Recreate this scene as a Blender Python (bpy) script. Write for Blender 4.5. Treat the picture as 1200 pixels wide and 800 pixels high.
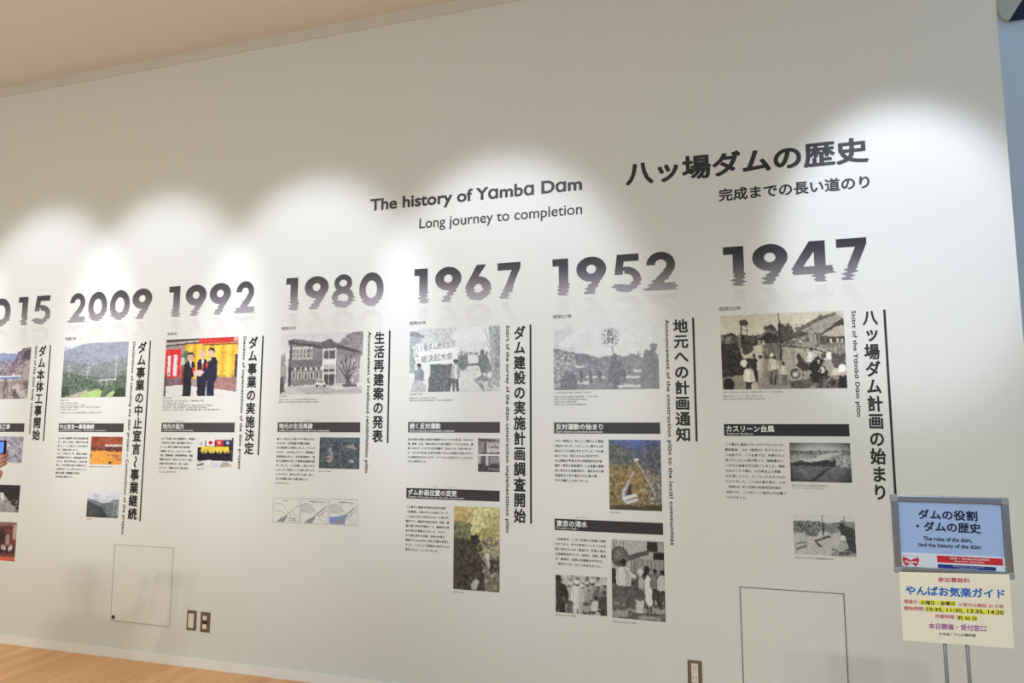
import bpy, bmesh, math, random
import numpy as np
from mathutils import Vector

S = bpy.context.scene
for o in list(bpy.data.objects):
    bpy.data.objects.remove(o)
COL = S.collection

# ------------------------------------------------------------------ camera
CAM = np.array([0.0, -3.8, 1.526])
YAW, PITCH, F = 0.306333, 0.113316, 826.783
cd = bpy.data.cameras.new('camera')
cam = bpy.data.objects.new('camera', cd)
COL.objects.link(cam)
cam.location = CAM
cam.rotation_euler = (math.pi/2 + PITCH, 0, YAW)
cd.sensor_width = 36
cd.lens = 36*F/1200
cd.clip_start = 0.05
S.camera = cam

# ------------------------------------------------------------------ light
S.view_settings.view_transform = 'Standard'
S.view_settings.look = 'None'
S.view_settings.gamma = 1
S.view_settings.exposure = 0.0
S.view_settings.use_curve_mapping = False
w = bpy.data.worlds.new('world')
S.world = w
w.use_nodes = True
bg = w.node_tree.nodes['Background']
bg.inputs[0].default_value = (.568, .786, 1.0, 1)
bg.inputs[1].default_value = 0.675


def light(name, kind, loc, target, power, color, **kw):
    ld = bpy.data.lights.new(name, kind)
    ld.energy = power
    ld.color = color
    for k, v in kw.items():
        setattr(ld, k, v)
    o = bpy.data.objects.new(name, ld)
    COL.objects.link(o)
    o.location = loc
    o.rotation_euler = (Vector(target)-Vector(loc)).to_track_quat('-Z', 'Y').to_euler()
    return o


SPOT_W, SPOT_C = 192, (.771, .835, 1.0)
# soft ceiling lamp of the hall, and a cool fill added beside it
light('hall_lamp', 'AREA', (-5.5, -4.8, 4.0), (-5.5, -3.8, 0), 128, (1, .94, .36), shape='RECTANGLE', size=4.0, size_y=3.0)
light('aisle_fill', 'AREA', (-1.0, -6.5, 4.0), (-1.0, -5.5, 0), 255, (.56, .85, 1), shape='RECTANGLE', size=4.0, size_y=3.0)  # unseen fill, added to balance the wall's tone
# spotlights of the ceiling track that wash the exhibit wall
for nm, sx, pw, th in (('track_spot', -7.1, 1, 21), ('track_spot', -5.95, 1, 21), ('track_spot', -4.75, 1, 21), ('track_spot', -3.70, 1, 21),
                       ('track_spot', -2.52, 1, 21), ('track_spot', -1.28, 1, 21), ('corner_spot', .80, 1.18, 15.5)):
    light(nm, 'SPOT', (sx, -2.0, 4.0), (sx, 0, 4.0-2.0*math.tan(math.radians(22.3+th))), SPOT_W*pw, SPOT_C, spot_size=math.radians(2*th),
          spot_blend=0.6, shadow_soft_size=.08)
for sx, sy, tx, ty, pw in ((.70, -5, .5, .9, 90), (1.27, -5, .4, .9, 90), (-1.50, -6, -4.2, .6, 150), (-1.78, -6, -4.4, .6, 110)):
    light('track_flood', 'SPOT', (sx, sy, 3.87), (tx, 0, ty), pw, (1.0, .95, .83), spot_size=math.radians(36),
          spot_blend=1.0, shadow_soft_size=.05)


# ------------------------------------------------------------------ measuring
def _ray(px, py):
    u, v = (px-600)/F, (400-py)/F
    sy, cy, sp, cp = math.sin(-YAW), math.cos(YAW), math.sin(PITCH), math.cos(PITCH)
    f = np.array([sy*cp, cy*cp, sp])
    r = np.array([cy, -sy, 0])
    up = np.cross(r, f)
    return f + u*r + v*up


def at(px, py, Y=0.0):
    d = _ray(px, py)
    return CAM + d*((Y-CAM[1])/d[1])


def box(tl, tr, br, bl, Y=0.0):
    """upright rectangle (x0, x1, z0, z1) on the plane Y that four measured corners fit best"""
    a, b, c, d = (at(*p, Y) for p in (tl, tr, br, bl))
    return ((a[0]+d[0])/2, (b[0]+c[0])/2, (c[2]+d[2])/2, (a[2]+b[2])/2)


# ------------------------------------------------------------------ materials
MATS = {}


def lin(c):
    c = np.asarray(c, float)/255
    return np.where(c <= .04045, c/12.92, ((c+.055)/1.055)**2.4)


def mat(name, rgb, rough=.6, metal=0.0, bump=0, spec=.3, trans=0.0, emit=0):
    if name in MATS:
        return MATS[name]
    m = bpy.data.materials.new(name)
    m.use_nodes = True
    n = m.node_tree.nodes
    l = m.node_tree.links
    p = n['Principled BSDF']
    r, g, b = lin(rgb)
    p.inputs['Base Color'].default_value = (r, g, b, 1)
    p.inputs['Roughness'].default_value = rough
    p.inputs['Metallic'].default_value = metal
    p.inputs['Specular IOR Level'].default_value = spec
    p.inputs['Transmission Weight'].default_value = trans
    if emit:
        p.inputs['Emission Color'].default_value = (r, g, b, 1)
        p.inputs['Emission Strength'].default_value = emit
    if bump:
        t = n.new('ShaderNodeTexNoise')
        t.inputs['Scale'].default_value = bump
        t.inputs['Detail'].default_value = 3
        c = n.new('ShaderNodeTexCoord')
        l.new(c.outputs['Object'], t.inputs['Vector'])
        bb = n.new('ShaderNodeBump')
        bb.inputs['Strength'].default_value = .08
        bb.inputs['Distance'].default_value = .002
        l.new(t.outputs['Fac'], bb.inputs['Height'])
        l.new(bb.outputs['Normal'], p.inputs['Normal'])
    MATS[name] = m
    return m


def print_mat():
    if 'print' in MATS:
        return MATS['print']
    m = bpy.data.materials.new('printed_film')
    m.use_nodes = True
    n = m.node_tree.nodes
    a = n.new('ShaderNodeAttribute')
    a.attribute_name = 'ink'
    p = n['Principled BSDF']
    p.inputs['Roughness'].default_value = .55
    p.inputs['Specular IOR Level'].default_value = .25
    m.node_tree.links.new(a.outputs['Color'], p.inputs['Base Color'])
    MATS['print'] = m
    return m


def floor_mat():
    m = bpy.data.materials.new('oak_floor')
    m.use_nodes = True
    n, l = m.node_tree.nodes, m.node_tree.links
    p = n['Principled BSDF']
    p.inputs['Roughness'].default_value = .38
    c = n.new('ShaderNodeTexCoord')
    mp = n.new('ShaderNodeMapping')
    mp.inputs['Rotation'].default_value = (0, 0, math.pi/2)
    l.new(c.outputs['Object'], mp.inputs['Vector'])
    b = n.new('ShaderNodeTexBrick')
    b.inputs['Color1'].default_value = (*lin((244, 184, 128)), 1)
    b.inputs['Color2'].default_value = (*lin((230, 166, 108)), 1)
    b.inputs['Mortar'].default_value = (*lin((190, 132, 82)), 1)
    b.inputs['Scale'].default_value = 1
    b.inputs['Mortar Size'].default_value = .0012
    b.inputs['Brick Width'].default_value = 1.2
    b.inputs['Row Height'].default_value = .09
    b.offset = .37
    l.new(mp.outputs[0], b.inputs['Vector'])
    mp2 = n.new('ShaderNodeMapping')
    mp2.inputs['Scale'].default_value = (22, 1.6, 1)
    l.new(c.outputs['Object'], mp2.inputs['Vector'])
    t = n.new('ShaderNodeTexNoise')
    t.inputs['Scale'].default_value = 2
    t.inputs['Detail'].default_value = 5
    l.new(mp2.outputs[0], t.inputs['Vector'])
    mx = n.new('ShaderNodeMixRGB')
    mx.blend_type = 'OVERLAY'
    mx.inputs[0].default_value = .35
    l.new(b.outputs['Color'], mx.inputs[1])
    l.new(t.outputs['Fac'], mx.inputs[2])
    l.new(mx.outputs[0], p.inputs['Base Color'])
    return m


WALL = mat('wall_paint', (226, 225, 219), .75, bump=160)
CEIL = mat('ceiling_paint', (240, 236, 230), .85)
INK = mat('black_ink', (47, 44, 46), .5)
INK2 = mat('charcoal_ink', (66, 62, 64), .5)
WHITE_INK = mat('white_ink', (228, 228, 225), .55)


# ------------------------------------------------------------------ mesh helpers
def link(name, me, parent=None, loc=None):
    o = bpy.data.objects.new(name, me)
    COL.objects.link(o)
    if parent is not None:
        o.parent = parent
        o.location = Vector((0, 0, 0)) - Vector(parent.location)   # parts are drawn in world metres
    if loc is not None:
        o.location = loc
    return o


def tag(o, label=None, cat=None, group=None, kind=None):
    if label:
        o['label'] = label
    if cat:
        o['category'] = cat
    if group:
        o['group'] = group
    if kind:
        o['kind'] = kind
    return o


def thing(name, label, cat, loc, group=None):
    o = bpy.data.objects.new(name, None)
    COL.objects.link(o)
    o.location = loc
    o.empty_display_size = .05
    return tag(o, label, cat, group)


def raw(name, v, f, m, parent=None, smooth=False):
    me = bpy.data.meshes.new(name)
    me.from_pydata([tuple(map(float, p)) for p in v], [], [tuple(map(int, p)) for p in f])
    me.materials.append(m)
    if smooth:
        me.polygons.foreach_set('use_smooth', [True]*len(me.polygons))
    me.update()
    return link(name, me, parent)


def bm_obj(name, bm, m, parent=None, smooth=False):
    me = bpy.data.meshes.new(name)
    bmesh.ops.recalc_face_normals(bm, faces=bm.faces)
    bm.to_mesh(me)
    bm.free()
    me.materials.append(m)
    if smooth:
        me.polygons.foreach_set('use_smooth', [True]*len(me.polygons))
    return link(name, me, parent)


def add_box(bm, x0, x1, y0, y1, z0, z1, bevel=0):
    r = bmesh.ops.create_cube(bm, size=1)
    vs = r['verts']
    for v in vs:
        v.co = Vector((x0+(v.co.x+.5)*(x1-x0), y0+(v.co.y+.5)*(y1-y0), z0+(v.co.z+.5)*(z1-z0)))
    if bevel:
        es = list({e for v in vs for e in v.link_edges})
        bmesh.ops.bevel(bm, geom=es, offset=bevel, segments=2, affect='EDGES', profile=.6)


def box_obj(name, x0, x1, y0, y1, z0, z1, m, parent=None, bevel=0):
    bm = bmesh.new()
    add_box(bm, x0, x1, y0, y1, z0, z1, bevel)
    return bm_obj(name, bm, m, parent)


def add_tube(bm, a, b, r, n=20):
    a, b = Vector(a), Vector(b)
    d = b-a
    res = bmesh.ops.create_cone(bm, cap_ends=True, segments=n, radius1=r, radius2=r, depth=d.length)
    q = d.to_track_quat('Z', 'Y')
    for v in res['verts']:
        v.co = q @ v.co + (a+b)/2


# ------------------------------------------------------------------ lettering
GL = {}
LAY = {}
_fc = bpy.data.curves.new('glyphs', 'FONT')
_fo = bpy.data.objects.new('glyphs', _fc)
COL.objects.link(_fo)


def _mesh_of(s, bold, res):
    _fc.body = s
    _fc.offset = bold
    _fc.resolution_u = res
    bpy.context.view_layer.update()
    ev = _fo.evaluated_get(bpy.context.evaluated_depsgraph_get())
    me = ev.to_mesh()
    n = len(me.vertices)
    v = np.empty(n*3, np.float64)
    me.vertices.foreach_get('co', v)
    fs = [tuple(p.vertices) for p in me.polygons]
    ev.to_mesh_clear()
    return v.reshape(-1, 3)[:, :2], fs


def glyph(c, bold, res):
    k = (c, bold, res)
    if k not in GL:
        v, f = _mesh_of(c, 0, res) if c not in ' \u3000' else (np.zeros((0, 2)), [])
        if bold and len(v):                     # heavier stroke: the outline repeated on a small circle
            n8 = 8 if res > 2 else 4
            cp = [v]+[v+bold*np.array([math.cos(k/n8*2*math.pi+.4), math.sin(k/n8*2*math.pi+.4)]) for k in range(n8)]
            f = [tuple(i+j*len(v) for i in t) for j in range(n8+1) for t in f]
            LAY[k] = np.repeat(np.arange(n8+1), len(v))
            v = np.vstack(cp)
        a, _ = _mesh_of('H'+c+'H', 0, 1)
        b, _ = _mesh_of('HH', 0, 1)
        GL[k] = (v, f, a[:, 0].max()-b[:, 0].max())
    return GL[k]


def layers(s, bold, res):
    """which repeat of its outline each point of a lettering belongs to"""
    return np.concatenate([LAY.get((c, bold, res), np.zeros(len(GL[(c, bold, res)][0]))) for c in s])


def string(s, bold=0, res=2, track=0.0, mono=None):
    """lettering laid out left to right; returns points, faces"""
    x = 0
    V, Fc, n = [], [], 0
    for c in s:
        v, f, a = glyph(c, bold, res)
        if mono:
            off = (mono-a)/2 if a < mono else 0
            off = 0 if c in '、。' else off
            V.append(v+[x+off, 0])
            step = mono if (ord(c) > 0x2fff) else a+.06
        else:
            V.append(v+[x, 0])
            step = a
        Fc += [tuple(i+n for i in t) for t in f]
        n += len(v)
        x += step+track
    return (np.vstack(V) if V else np.zeros((0, 2))), Fc


def column(s, bold=0, res=2, pitch=1.06):
    """Japanese lettering set top to bottom"""
    V, Fc, n = [], [], 0
    for i, c in enumerate(s):
        v, f, a = glyph(c, bold, res)
        if c in '〜ー～':
            v = np.stack([v[:, 1]-.38+.5, -(v[:, 0]-.5)+.38], 1)
        elif c in 'ッ':
            v = v+[.06, .06]
        V.append(v+[0, -i*pitch])
        Fc += [tuple(j+n for j in t) for t in f]
        n += len(v)
    return np.vstack(V), Fc


def fit(v, x0, x1, z0, z1):
    a, b = v.min(0), v.max(0)
    return np.stack([x0+(v[:, 0]-a[0])/(b[0]-a[0])*(x1-x0), z0+(v[:, 1]-a[1])/(b[1]-a[1])*(z1-z0)], 1)


def flat(name, v, f, m, Y, parent=None, lay=None):
    y = np.full(len(v), Y) if lay is None else Y-np.asarray(lay)*.00006
    return raw(name, np.stack([v[:, 0], y, v[:, 1]], 1), f, m, parent)


def words(name, s, b, m, Y, parent=None, bold=0, res=2, track=0.0, mono=None):
    v, f = string(s, bold, res, track, mono)
    return flat(name, fit(v, *b), f, m, Y, parent, layers(s, bold, res))


def lat(s):
    """single storey a, as in the geometric face on the wall"""
    return s.replace('a', '\u0251')


# ------------------------------------------------------------------ pictures
def noise(h, w, cell, seed, octv=3):
    rs = np.random.RandomState(seed)
    out = np.zeros((h, w))
    amp, tot = 1, 0
    for _ in range(octv):
        gh, gw = int(h/cell)+3, int(w/cell)+3
        g = rs.rand(gh, gw)
        yy, xx = np.arange(h)/cell, np.arange(w)/cell
        yi, xi = yy.astype(int), xx.astype(int)
        fy, fx = (yy-yi)[:, None], (xx-xi)[None]
        fy, fx = fy*fy*(3-2*fy), fx*fx*(3-2*fx)
        a = g[yi][:, xi]*(1-fx)+g[yi][:, xi+1]*fx
        b = g[yi+1][:, xi]*(1-fx)+g[yi+1][:, xi+1]*fx
        out += amp*(a*(1-fy)+b*fy)
        tot += amp
        amp *= .6
        cell = max(cell/2, 1)
    return out/tot


class Pic:
    def __init__(s, w, h, c, seed=1):
        s.w, s.h, s.seed = w, h, seed
        s.a = np.ones((h, w, 3))*np.array(c, float)
        s.x, s.y = np.meshgrid((np.arange(w)+.5)/w, (np.arange(h)+.5)/h)
        s.r = np.random.RandomState(seed)

    def put(s, m, c, al=1.0):
        c = np.array(c, float) if np.ndim(c) < 3 else c[m]
        s.a[m] = s.a[m]*(1-al)+c*al

    def poly(s, pts, c, al=1.0, rough=0, tex=0):
        x, y = s.x, s.y
        if rough:
            s.seed += 1
            x = x+(noise(s.h, s.w, 5, s.seed)-.5)*rough
            y = y+(noise(s.h, s.w, 5, s.seed+50)-.5)*rough
        m = np.zeros(x.shape, bool)
        n = len(pts)
        for i in range(n):
            (x1, y1), (x2, y2) = pts[i], pts[(i+1) % n]
            if y1 == y2:
                continue
            k = ((y1 > y) != (y2 > y)) & (x < (x2-x1)*(y-y1)/(y2-y1)+x1)
            m ^= k
        s.put(m, c, al)
        if tex:
            s.tex(m, tex)
        return m

    def tex(s, m, amt, cell=4):
        s.seed += 1
        t = (noise(s.h, s.w, cell, s.seed)-.5)*2*amt
        s.a[m] += t[m][:, None]

    def rect(s, x0, y0, x1, y1, c, al=1.0, **k):
        return s.poly([(x0, y0), (x1, y0), (x1, y1), (x0, y1)], c, al, **k)

    def ell(s, cx, cy, rx, ry, c, al=1.0):
        m = ((s.x-cx)/rx)**2+((s.y-cy)/ry)**2 < 1
        s.put(m, c, al)
        return m

    def line(s, x0, y0, x1, y1, t, c, al=1.0):
        asp = s.h/s.w
        dx, dy = x1-x0, (y1-y0)*asp
        L = math.hypot(dx, dy)+1e-9
        px, py = s.x-x0, (s.y-y0)*asp
        q = np.clip((px*dx+py*dy)/L**2, 0, 1)
        d = np.hypot(px-q*dx, py-q*dy)
        s.put(d < t/2, c, al)

    def grad(s, y0, y1, c0, c1, x0=0, x1=1):
        m = (s.y >= y0) & (s.y <= y1) & (s.x >= x0) & (s.x <= x1)
        t = ((s.y-y0)/(y1-y0))[m][:, None]
        s.a[m] = np.array(c0, float)*(1-t)+np.array(c1, float)*t

    def speck(s, x0, y0, x1, y1, n, c, size=.012, al=1.0, var=20):
        for _ in range(n):
            k = s.r.uniform(-var, var)
            s.ell(s.r.uniform(x0, x1), s.r.uniform(y0, y1), size*s.r.uniform(.5, 1.3), size*s.r.uniform(.5, 1.5)*s.w/s.h,
                  np.clip(np.array(c)+k, 0, 255), al)

    def man(s, x, y0, y1, top, leg, skin=(120, 105, 95), wd=.3, hair=None):
        """standing figure, feet at y1, crown at y0"""
        h = y1-y0
        k = h*wd*.80*s.h/s.w
        t, g = np.array(top, float), np.array(leg, float)
        s.poly([(x-.40*k, y0+.50*h), (x+.40*k, y0+.50*h), (x+.44*k, y1), (x+.12*k, y1), (x, y0+.64*h), (x-.10*k, y1), (x-.42*k, y1)], leg, rough=.012)
        s.poly([(x+.05*k, y0+.52*h), (x+.40*k, y0+.52*h), (x+.44*k, y1), (x+.2*k, y1)], g*.82, .7, rough=.012)
        s.poly([(x-.18*k, y0+.15*h), (x+.18*k, y0+.15*h), (x+.52*k, y0+.21*h), (x+.64*k, y0+.40*h), (x+.58*k, y0+.54*h), (x+.40*k, y0+.56*h),
                (x-.40*k, y0+.56*h), (x-.60*k, y0+.53*h), (x-.64*k, y0+.38*h), (x-.50*k, y0+.21*h)], top, rough=.012)
        s.poly([(x+.10*k, y0+.17*h), (x+.50*k, y0+.22*h), (x+.62*k, y0+.42*h), (x+.40*k, y0+.56*h), (x+.16*k, y0+.55*h)], t*.80, .75, rough=.016)
        s.line(x-.42*k, y0+.26*h, x-.40*k, y0+.52*h, .05*k, t*.7, .7)
        s.line(x-.1*k, y0+.3*h, x-.02*k, y0+.54*h, .04*k, t*.84, .7)
        s.ell(x, y0+.085*h, .060*h*s.h/s.w, .078*h, skin)
        s.ell(x+.018*h*s.h/s.w, y0+.095*h, .036*h*s.h/s.w, .06*h, np.array(skin, float)*.8, .7)
        s.ell(x-.004, y0+.05*h, .064*h*s.h/s.w, .052*h, hair or np.array(skin, float)*.6)

    def done(s, grain=4, brk=.42, lo=0, hi=255, gamma=1.0):
        # lens softness, fine tonal break-up and film grain of a real print
        sd = s.seed+300
        dx = (noise(s.h, s.w, 5, sd, 2)-.5)*1.8
        dy = (noise(s.h, s.w, 5, sd+1, 2)-.5)*1.8
        yy, xx = np.mgrid[0:s.h, 0:s.w]
        X, Y = np.clip(xx+dx, 0, s.w-1.001), np.clip(yy+dy, 0, s.h-1.001)
        xi, yi = X.astype(int), Y.astype(int)
        fx, fy = (X-xi)[..., None], (Y-yi)[..., None]
        x2, y2 = np.minimum(xi+1, s.w-1), np.minimum(yi+1, s.h-1)
        s.a = (s.a[yi, xi]*(1-fx)+s.a[yi, x2]*fx)*(1-fy)+(s.a[y2, xi]*(1-fx)+s.a[y2, x2]*fx)*fy
        lum = s.a.mean(2, keepdims=True)/255
        mid = np.clip(1.15-np.abs(lum-.45)*1.6, .18, 1)
        br = (noise(s.h, s.w, 7, sd+2, 2)-.5)*46+(noise(s.h, s.w, 2.6, sd+3, 1)-.5)*64
        s.a = s.a+br[..., None]*mid*brk
        a = s.a+(np.random.RandomState(s.seed+7).rand(s.h, s.w, 1)-.5)*2*grain
        a = np.clip(a, 0, 255)/255
        a = a**gamma
        return lo+a*(hi-lo)


def picture(name, pic, b, Y, parent=None):
    """flat printed picture: one grid whose vertices carry the ink colours"""
    h, w, _ = pic.shape
    xs = np.linspace(b[0], b[1], w)
    zs = np.linspace(b[3], b[2], h)
    X, Z = np.meshgrid(xs, zs)
    v = np.stack([X.ravel(), np.full(w*h, Y), Z.ravel()], 1)
    i = np.arange((h-1)*(w-1))
    r, c = i//(w-1), i % (w-1)
    p = r*w+c
    f = np.stack([p, p+w, p+w+1, p+1], 1)
    me = bpy.data.meshes.new(name)
    me.vertices.add(len(v))
    me.vertices.foreach_set('co', v.ravel())
    me.loops.add(f.size)
    me.loops.foreach_set('vertex_index', f.ravel().astype(np.int32))
    me.polygons.add(len(f))
    me.polygons.foreach_set('loop_start', (np.arange(len(f))*4).astype(np.int32))
    me.update(calc_edges=True)
    at_ = me.attributes.new('ink', 'FLOAT_COLOR', 'POINT')
    col = np.ones((w*h, 4), np.float32)
    col[:, :3] = lin(pic.reshape(-1, 3))
    at_.data.foreach_set('color', col.ravel())
    me.materials.append(print_mat())
    me.validate()
    return link(name, me, parent)


# ================================================================== STRUCTURE
XR = 1.272
tag(box_obj('wall_back', -9.0, XR, 0, .16, 0, 4.11, WALL), kind='structure')
fl = bpy.data.meshes.new('floor')
bm = bmesh.new()
add_box(bm, -9.5, 9.0, -12, 4.0, -.12, 0)
fo = bm_obj('floor', bm, floor_mat())
tag(fo, kind='structure')
tag(box_obj('ceiling', -9.5, 1.272, -12, .16, 4.11, 4.25, CEIL), kind='structure')
tag(box_obj('trim_1', -9.0, XR, -.006, 0, 4.035, 4.11, mat('wall_top_band', (222, 214, 203), .8)), kind='structure')  # thin band along the wall top, slightly warmer in colour
bb = mat('baseboard_vinyl', (244, 240, 236), .5)
bm = bmesh.new()
add_box(bm, -9.0, XR, -.009, 0, 0, .058, .002)
tag(bm_obj('baseboard_back', bm, bb), kind='structure')
tag(box_obj('trim_2', XR, XR+.004, -.002, .16, 0, 4.11, mat('corner_bead_cream', (232, 229, 216), .5)), kind='structure')
# the recess beyond the end of the exhibit wall
tag(box_obj('wall_recess', XR-1.2, 4.5, 1.3, 1.45, 0, 5.2, mat('recess_daylight_tint', (205, 212, 222), .8)), kind='structure')  # daylight's blue is put into the white wall colour

# beam over the recess with its dark glazed opening


def prism(name, pts, y0, y1, m, parent=None):
    a = [at(*p, y0) for p in pts]
    v = a+[p+np.array([0, y1-y0, 0]) for p in a]
    n = len(pts)
    f = [tuple(range(n)), tuple(range(2*n-1, n-1, -1))]+[(i, i+n, (i+1) % n+n, (i+1) % n) for i in range(n)]
    o = raw(name, v, f, m, parent)
    bm = bmesh.new()
    bm.from_mesh(o.data)
    bmesh.ops.recalc_face_normals(bm, faces=bm.faces)
    bm.to_mesh(o.data)
    bm.free()
    return o


tag(prism('trim_3', [(1160, -40), (1165, 0), (1170, 14), (1177, 23), (1183, 23.4), (1199, -2), (1224, -40)], 1.27, 1.3,
          mat('beam_paint', (196, 184, 166), .8)), kind='structure')
tag(prism('window_1', [(1183.6, 23.2), (1260, 11), (1260, -40), (1224.5, -40), (1199.5, -2)], 1.275, 1.3,
          mat('dark_window_glass', (16, 22, 48), .15)), kind='structure')

# ================================================================== WALL GRAPHICS
P1, P2, P3 = -.0008, -.0016, -.0024        # film layers in front of the wall

# ---- titles
words('exhibit_title', '八ッ場ダムの歴史', box((734, 189.5), (1017, 160), (1018, 189), (732, 219)), INK, P1, bold=.035, res=4)
tag(bpy.data.objects['exhibit_title'], 'largest black Japanese heading high on the white wall, above the number 1947', 'heading')
words('exhibit_subtitle', '完成までの長い道のり', box((842, 221), (1018.5, 205), (1019.5, 221), (842.5, 236)), INK, P1, bold=.028, res=3)
tag(bpy.data.objects['exhibit_subtitle'], 'small black Japanese subtitle right under the largest Japanese heading', 'heading')


def heading_words(name, s, b, m, bold, label):
    """one heading, each word a part of it"""
    t = thing(name, label, 'heading', (b[0], 0, b[2]))
    v, f = string(s, bold, 4)
    q = fit(v, *b)
    lay = layers(s, bold, 4)
    own = np.concatenate([np.full(len(GL[(c, bold, 4)][0]), s[:i].count(' ')) for i, c in enumerate(s)])
    for k in range(s.count(' ')+1):
        idx = np.where(own == k)[0]
        o0 = idx[0]
        flat('word', q[idx], [tuple(i-o0 for i in g) for g in f if own[g[0]] == k], m, P1, t, lay[idx])


heading_words('exhibit_title', lat('The history of Yamba Dam'), box((434, 231.5), (682, 209), (682.3, 228.5), (434, 250.5)), INK2, .03,
              'bold grey English heading left of the largest Japanese heading')
heading_words('exhibit_subtitle', lat('Long journey to completion'), box((491.5, 254.5), (682, 239.5), (682.5, 255.5), (491.5, 271)), INK2, .01,
              'thin English subtitle just below the bold English heading')

# ---- year numerals, solid above and broken by ripples below
ZT, ZB = 2.438, 2.228


def digit_mask(d, X, Y, w):
    def ring(cx, cy, rx, ry, t, ty=None):
        ty = t if ty is None else ty
        return (((X-cx)/rx)**2+((Y-cy)/ry)**2 < 1) & ~(((X-cx)/(rx-t))**2+((Y-cy)/(ry-ty))**2 < 1)

    def pg(*pts):
        m = np.zeros(X.shape, bool)
        n = len(pts)
        for i in range(n):
            (x1, y1), (x2, y2) = pts[i], pts[(i+1) % n]
            if y1 != y2:
                m ^= ((y1 > Y) != (y2 > Y)) & (X < (x2-x1)*(Y-y1)/(y2-y1)+x1)
        return m
    if d == '6':
        return digit_mask('9', w-X, 1-Y, w)
    if d == '1':
        return ((X > w-.26) & (X < w) & (Y > 0) & (Y < 1)) | ((X > 0) & (X < w) & (Y > .80) & (Y < 1))
    if d == '9':
        r = .335
        return ring(w/2, 1-r, w/2, r, .245*w/.72, .215) | (pg((.20*w, 0), (.56*w, 0), (.985*w, .58), (.62*w, .46)) & ~(((X-w/2)/(w/2-.24*w/.72))**2+((Y-1+r)/(r-.21))**2 < 1))
    if d == '4':
        return pg((.44*w, 1), (.83*w, 1), (.83*w, .38), (w, .38), (w, .19), (.83*w, .19), (.83*w, 0), (.55*w, 0), (.55*w, .19), (0, .19), (0, .36)) & ~pg((.55*w, .38), (.55*w, .74), (.27*w, .38))
    if d == '7':
        return pg((0, 1), (w, 1), (w, .86), (.46*w, 0), (.13*w, 0), (.62*w, .79), (0, .79))
    if d == '5':
        bowl = ring(.46*w, .335, .54*w, .335, .27*w, .19) & ~((X < .42*w) & (Y > .22) & (Y < .56))
        return bowl | pg((.16*w, 1), (.93*w, 1), (.93*w, .81), (.40*w, .81), (.36*w, .60), (.36*w, .46), (.06*w, .46))
    if d == '2':
        arc = ring(.52*w, .66, .44*w, .34, .265*w, .20) & ((Y > .66) | (X > .52*w)) & ~((X < .6*w) & (Y < .6))
        return (arc & (Y > .50)) | pg((.93*w, .56), (.60*w, .50), (0, .03), (0, 0), (w, 0), (w, .19), (.60*w, .19), (.82*w, .38)) & (X >= 0)
    if d == '8':
        return ring(.5*w, .735, .40*w, .265, .225*w, .165) | ring(.5*w, .30, .5*w, .30, .26*w, .185)
    if d == '0':
        return ring(.5*w, .5, .5*w, .5, .27*w, .24)


def spans(mask, xs):
    """runs of a mask row as (x0, x1)"""
    e = np.diff(np.concatenate([[0], mask.astype(int), [0]]))
    d = xs[1]-xs[0]
    return [(xs[0]+(a-.5)*d, xs[0]+(b-.5)*d) for a, b in zip(np.where(e == 1)[0], np.where(e == -1)[0])]


def jag(rs):
    k = rs.uniform(-1, 1, 60)
    k[1::2] = -np.abs(k[1::2])
    k[::2] = np.abs(k[::2])
    return lambda y: float(np.interp(y*20, np.arange(60), k))


def inked(name, quads, cols, Y, parent):
    v, f, c = [], [], []
    for (x0, x1, z0, z1), (c0, c1) in zip(quads, cols):
        n = len(v)
        v += [(x0, Y, z0), (x1, Y, z0), (x1, Y, z1), (x0, Y, z1)]
        c += [c0, c0, c1, c1]
        f.append((n, n+1, n+2, n+3))
    o = raw(name, v, f, print_mat(), parent)
    a = o.data.attributes.new('ink', 'FLOAT_COLOR', 'POINT')
    col = np.ones((len(v), 4), np.float32)
    col[:, :3] = lin(np.array(c))
    a.data.foreach_set('color', col.ravel())
    return o


def digit(d, x0, x1, parent, seed, top, low):
    H = ZT-ZB
    w = (x1-x0)/H
    n = 110
    xs = np.linspace(-.002, w+.002, 220)
    rs = np.random.RandomState(seed)
    ja, jb = jag(rs), jag(rs)
    mirror = {}

    def ink(y):
        t = min(max((1-y), 0), 1)
        t = t*t*(3-2*t)*.9+t*.1
        return tuple(np.array(top)*(1-t)+np.array(low)*t)
    quads, cols = [], []
    rq, rc = [], []
    for i in range(n):
        y0, y1 = i/n, (i+1)/n
        ym = (y0+y1)/2
        for a, b in spans(digit_mask(d, xs, np.full(xs.shape, ym), w), xs):
            k = max(0, (.40-ym)/.40)
            k = min(k*2.2, 1) if k > 0 else 0
            sa = ja(ym)*.085*k+ja(ym*.37+.3)*.02*k
            sb = jb(ym)*.080*k+ja(ym*.37+.3)*.02*k
            a2, b2 = a+sa, b+sb
            if b2-a2 < .01:
                continue
            quads.append((x0+a2*H, x0+b2*H, ZB+y0*H, ZB+y1*H))
            cols.append((ink(y0), ink(y1)))
        if ym < .62 and i % 2 == 0:
            for a, b in spans(digit_mask(d, xs, np.full(xs.shape, ym*1.25+.02), w), xs):
                s = ja(ym+.5)*.02
                f0 = min(1, y0/.6)
                g = np.array((218, 215, 210))*(1-f0)+np.array((225, 223, 217))*f0
                rq.append((x0+(a+s)*H, x0+(b+s)*H, ZB-.02-(i+2)/n*H, ZB-.02-y0*H))
                rc.append((tuple(g), tuple(g)))
    o = inked('digit', quads, cols, P1, parent)
    r = inked('digit_reflection', rq, rc, P1*.7, None)
    r.parent = o
    r.location = (0, 0, 0)


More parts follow.
